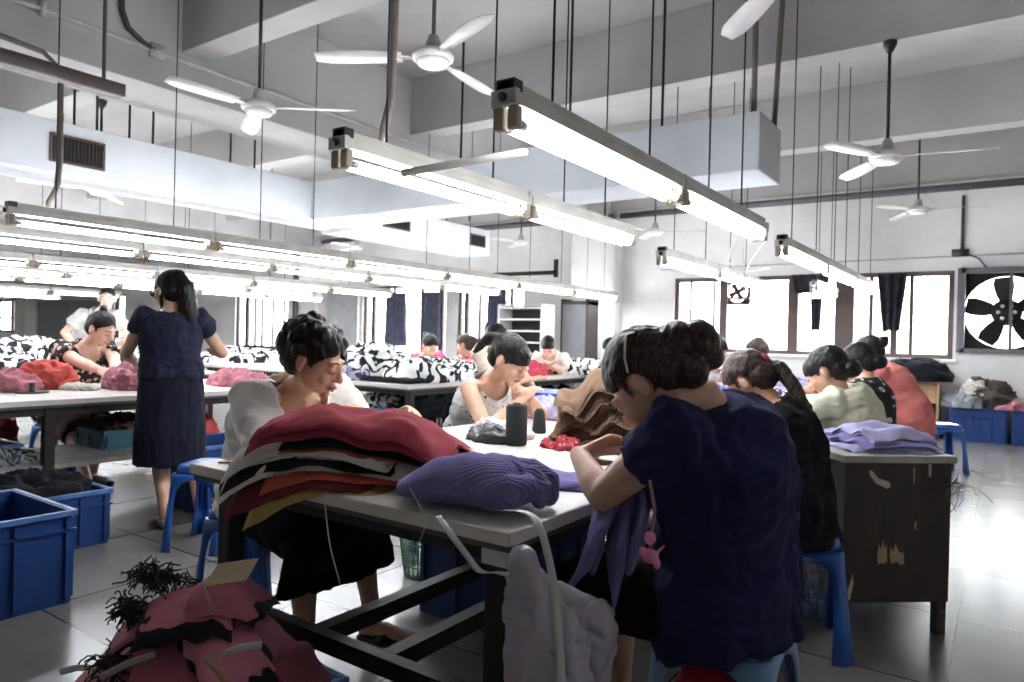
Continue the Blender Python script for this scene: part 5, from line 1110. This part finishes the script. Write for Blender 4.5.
# pink toy charm
t=thing('toy_charm',W(655,552,1.62),'pink toy charm hanging on a lanyard in front of the navy shirted worker','charm'); pk=plain('charm_pink','#d07a9c',.4)
MB().path([W(650,480,1.60),W(655,510,1.58),W(651,535,1.57),W(650,548,1.57)],.004,n=8).build('lanyard',plain('lanyard_pink','#9a5a73',.6),t)
MB().ell(W(650,538,1.57),(.013,.013,.015)).build('head',pk,t)
MB().ell(W(650,556,1.57),(.02,.016,.016)).ell(W(643,552,1.57),(.009,.009,.012)).ell(W(657,564,1.57),(.008,.008,.013)).cap(W(655,555,1.57),W(664,546,1.57),.005,.003).build('body',pk,t,vox=.003,sm=1)
# hanging dark fabrics in the right windows
def drape(x0,x1,y,z1,z0,mat,label,seed,w2=None,nm='curtain',kn=6):
    P=[];F=[];nx,nz=36,24
    for i in range(nz+1):
        f=i/nz; 
        for j in range(nx+1):
            g=j/nx; s=1 if w2 is None else 1+(w2-1)*f; cx_=(x0+x1)/2; x=cx_+(x0+(x1-x0)*g-cx_)*s; zz=z1+(z0-z1)*f
            P.append((x,y+.03*math.sin(g*kn*2*PI+seed)+.012*noise.noise(V((g*5,f*4,seed)))*2,zz+.02*noise.noise(V((g*4,seed,f)))*f))
    for i in range(nz):
        for j in range(nx): a=i*(nx+1)+j; F.append((a,a+1,a+nx+2,a+nx+1))
    return single(MB().add(P,F),nm,mat,label,'curtain',solid=.006)
pl=plain('curtain_slate','#55586c',.85,var=.3,vs=8); dk=fabric('curtain_dark','#35343c',var=.5)
drape(-11.35,-10.75,WY-.2,2.12,.95,pl,'slate plaid curtain at the left of the far windows',1,w2=1.15)
drape(-10.3,-9.75,WY-.2,2.12,1.0,pl,'slate plaid curtain in the middle of the far windows',2)
drape(-8.5,-8.05,WY-.2,2.15,1.0,pl,'slate plaid curtain left of the white edged rack',3)
drape(-1.52,-1.14,WY-.12,2.24,1.42,dk,'dark patterned cloth hanging from the right window post',4,w2=.55,kn=3,nm='hanging_cloth')
drape(-2.7,-2.15,WY-.12,2.27,1.98,dk,'dark cloth bunched at the window top behind the lamps',5,w2=.8,kn=4,nm='hanging_cloth')
drape(-2.42,-2.26,WY-.12,1.9,1.42,dk,'narrow dark cloth dangling below the bunched one',6,w2=.7,kn=2,nm='hanging_cloth')

heap((sp_.x,sp_.y,0),(.105,.10,.40),71,'shopping_bag',fabric('cloth_red_bag','#a02a36'),'red bag standing under the pale blue stool at the front',cat='bag',amp=.015,scale=9,pw_=4)
# ================================================================== LIGHTS
tube_m=emit('fluorescent_tube','#f4f8ff',13.0)
hous=plain('lamp_housing','#b5b2a9',.45,.1); hous_d=plain('lamp_cap_black','#161616',.4); sock=plain('lamp_socket','#9a8c78',.5); capm=plain('tube_end','#a9a49a',.35,.6); silver=plain('lamp_plate','#aeb2ab',.4,.2)
def make_lamp(L,first=True):
    """twin tube batten, hanging along +Y from its near end at the origin; tube axis at z=0"""
    t=thing('fluorescent_lamp',(0,0,0),None,None)
    MB().bb(-.045,.0,.055,.045,L,.10).build('housing',hous,t,smooth=False,bev=.004)
    MB().bb(-.028,.0,.10,.028,L,.135).build('spine',hous,t,smooth=False,bev=.003)
    for y,s in ((0,1),(L,-1)):
        p=MB().bb(-.050,y-.010*s,.05,.050,y+.018*s,.104).build('end_plate',silver,t,smooth=False,bev=.003)
        k=MB()
        for x in (-.028,.028): k.box((x,y+.02*s,.015),(.04,.035,.075))
        k.build('socket',sock,p,smooth=True,bev=.006)
    if first: MB().bb(-.036,-.0,.1041,.036,.05,.140).build('end_cap',hous_d,t,smooth=False)
    if first: MB().lathe((0,-.014,.078),[(.016,-.006),(.016,.006)],n=12,R=Matrix.Rotation(PI/2,3,'X')).build('knockout',hous_d,t)
    for x in (-.028,.028):
        u=MB().cyl((x,.075,0),(x,L-.075,0),.0165,n=12).build('tube',tube_m,t)
        MB().cyl((x,.038,0),(x,.075,0),.0168,n=12).build('tube_cap',capm,u); MB().cyl((x,L-.075,0),(x,L-.038,0),.0168,n=12).build('tube_cap',capm,u)
    return t
proto={}
def lamp(x,y,z,L,label,group,first=True,rods=((.18,'d'),(.8,'d')),rr=.005):
    key=(round(L,2),first)
    if key not in proto: o=proto[key]=make_lamp(L,first)
    else:
        o=copy_tree(proto[key])
        for ch in [c for c in children(o) if c.name.startswith('hanger')]: bpy.data.objects.remove(ch)
    o.location=(x,y,z); tag(o,label,'lamp',group)
    if x<-7.9: rods=rods[:1]
    for f,c in rods:
        yy=y+L*f; top=CEIL
        for by in (.48,3.28,6.09,8.9):
            if by-.02<yy<by+.28: top=BEAM
        if yy>11.28: top=3.5
        for a,b in GX:
            if a<x<b: top=GB
        blocked = (DX-.56<x<DX+.01) or (5.3<yy<5.94 and DX<x<-1.5)
        if blocked: continue
        MB().cyl((x,yy,z+.13),(x,yy,top),rr,n=6).build('hanger_rod',rod_d,o)
def row(x,y0,n_,z,L,desc,group,rr=.0045,gap=.03):
    words=['nearest','second','third','fourth','fifth','sixth','seventh']
    for i in range(n_):
        w=words[i] if i<n_-1 or n_==1 else 'farthest'
        lamp(x,y0+i*(L+gap),z,L,'%s twin tube lamp of %s'%(w,desc),group,first=(i==0),rr=rr,rods=((.2,'d'),(.78,'d')) if i%2==0 else ((.3,'d'),(.7,'d')))
row(-1.35,1.86,2,1.9,1.46,'the hanging row above the navy shirted worker','lamps above the right side of the centre table',rr=.0055)
row(-2.25,1.95,2,1.9,1.36,'the hanging row over the white shirted worker','lamps above the left side of the centre table',rr=.0055)
row(-1.42,5.62,3,1.9,1.55,'the back row nearest the right windows','back lamps near the right windows')
row(-2.52,5.9,2,1.9,1.45,'the back row in front of the small exhaust fan','back lamps left of the right windows')
row(-1.95,9.3,1,1.88,1.3,'short back row right before the window wall','back lamps at the window wall')
row(-5.56,1.95,6,1.9,1.50,'the low front row left of the centre table','lamps in the front left row')
row(-6.85,.6,6,1.9,1.44,'the second row from the front on the left','lamps in the second left row')
row(-9.3,.6,6,1.9,1.44,'the third row from the front on the left','lamps in the third left row')
row(-11.0,.2,6,1.9,1.44,'the fourth row from the front on the left','lamps in the fourth left row')
row(-12.4,1.6,6,1.9,1.44,'the fifth and rearmost row on the left','lamps in the rearmost left row')
row(-16.5,2.2,4,1.9,1.44,'a far left row near the drain pipe pillar','lamps of the far left hall')
row(-19.5,2.2,4,1.9,1.44,'the very last row in the far left hall','lamps of the last row in the far left hall')
o=MB(); o.cap(W(404,173,2.75),W(524,152,2.60),.015); single(o,'spare_tube',plain('unlit_tube','#b9b7b0',.25),'unlit white tube lying across from the middle lamp row to the right one','tube')
# starters: small black knobs on the left row
# loops of white cord tied under the lamps at the right
wc=plain('white_cord','#dcdcdc',.6)
for pts,lb in (([(735,235,6.5),(728,262,6.5),(745,278,6.6),(742,240,6.5)],'thin white cord looped at the far end of the right lamp row'),([(768,236,6.8),(752,258,6.8),(746,272,6.9),(770,268,6.9)],'white cord hanging in a triangle between two right lamp rows')):
    pp=[W(*p) for p in pts]; o=MB(); o.path(pp,.011,n=6); single(o,'cord',wc,lb,'cord')

# ------------------------------------------------------------------ ceiling fans
fan_w=plain('fan_white','#c6c4c2',.35); fan_g=plain('fan_rod','#2b2827',.4,.3)
def make_fan():
    t=thing('ceiling_fan',(0,0,0),None,None)     # origin at motor centre
    MB().lathe((0,0,0),[(.03,-.055),(.085,-.05),(.098,-.035),(.1,-.02)],n=28).build('motor_cap',plain('fan_cap_white','#d8d7d4',.3),t)
    MB().lathe((0,0,0),[(.108,-.02),(.125,-.012),(.13,.008),(.118,.03),(.06,.042),(.05,.05)],n=28).build('motor_housing',fan_w,t)
    MB().lathe((0,0,0),[(.052,.045),(.045,.09),(.03,.135),(.02,.14)],n=20).build('lower_canopy',plain('fan_grey','#a3a09c',.4),t)
    for k in range(3):
        a=2*PI*k/3; u=V((math.cos(a),math.sin(a),0)); w=V((-math.sin(a),math.cos(a),0))
        P=[];n_=7
        for i in range(n_):
            f=i/(n_-1); r=.19+.53*f; hw=(.045+.022*math.sin(f*PI*.8)) if i<n_-1 else .035
            for s in (-1,1): P.append(u*r+w*hw*s+V((0,0,.012*s-.012*f)))
        top=[p+V((0,0,.003)) for p in P]; bot=[p-V((0,0,.003)) for p in P]; m=len(P)
        F=[]
        for i in range(n_-1):
            j=2*i; F+=[(j,j+2,j+3,j+1),(m+j,m+j+1,m+j+3,m+j+2),(j,m+j,m+j+2,j+2),(j+1,j+3,m+j+3,m+j+1)]
        F+=[(0,1,m+1,m),(m-2,2*m-2,2*m-1,m-1)]
        b=MB().add(top+bot,F).build('fan_blade',fan_w,t)
        MB().prism([u*.11+w*.02+V((0,0,-.004)),u*.24+w*.03+V((0,0,-.0)),u*.24-w*.03+V((0,0,-.01)),u*.11-w*.02+V((0,0,-.004))],(0,0,0),(0,0,.006)).build('blade_bracket',plain('fan_grey','#a3a09c'),b,smooth=False)
    return t
FP=None
def fan(u,v,z,rot,label,s=1.0):
    global FP
    p=atz(u,v,z)
    if FP is None: FP=o=make_fan()
    else:
        o=copy_tree(FP)
        for ch in [c for c in children(o) if c.name.startswith(('down_rod','ceiling_hook'))]: bpy.data.objects.remove(ch)
    o.location=p; tag(o,label,'fan','ceiling fans'); o.rotation_euler=(0,0,0)
    for ch in children(o):
        if ch.name.startswith('fan_blade'): ch.rotation_euler=(0,0,math.radians(rot))
    top=CEIL
    for by in (.48,3.28,6.09,8.9):
        if by-.02<p.y<by+.28: top=BEAM
    for a,b in GX:
        if a<p.x<b: top=GB
    MB().cyl((p.x,p.y,p.z+.13),(p.x,p.y,top),.013).build('down_rod',fan_g,o)
    MB().lathe((p.x,p.y,top),[(.02,-.09),(.05,-.03),(.05,0)],n=16).build('ceiling_hook',fan_g,o)
fan(259,108,2.86,32,'white ceiling fan left of centre in front of the big beam')
fan(433,58,2.9,95,'white ceiling fan at the top centre, nearest to the camera and largest')
fan(887,157,2.66,5,'white ceiling fan at the right under the long cross beam')
fan(918,210,2.9,0,'ceiling fan at the right back, just above the window wall pipe')
fan(655,232,2.8,10,'small distant ceiling fan right of the white pillar')
fan(521,242,2.8,20,'small distant ceiling fan left of the white pillar')
fan(357,247,2.8,40,'faint distant ceiling fan below the middle vent grille')
fan(100,190,2.62,20,'pale ceiling fan at the left below the brown vent grille')
fan(790,-28,3.0,12,'ceiling fan above the picture edge with one dark blade tip showing')

# ------------------------------------------------------------------ daylight
w=bpy.data.worlds.new('World'); scene.world=w; w.use_nodes=True; nt=w.node_tree; bg=nt.nodes['Background']
bg.inputs[0].default_value=(.93,.97,1,1); bg.inputs[1].default_value=5.5
for x0,x1,z0,z1 in OPEN:
    ld=bpy.data.lights.new('window_portal','AREA'); ld.shape='RECTANGLE'; ld.size=x1-x0; ld.size_y=z1-z0; ld.cycles.is_portal=True
    lo=bpy.data.objects.new('window_portal',ld); col.objects.link(lo); lo.location=((x0+x1)/2,WY+.24,(z0+z1)/2); lo.rotation_euler=(-PI/2,0,0)
vs=scene.view_settings; vs.view_transform='Standard'; vs.look='None'; vs.gamma=1; vs.use_curve_mapping=False; vs.exposure=2.3
bpy.data.scenes.remove(BAKE)
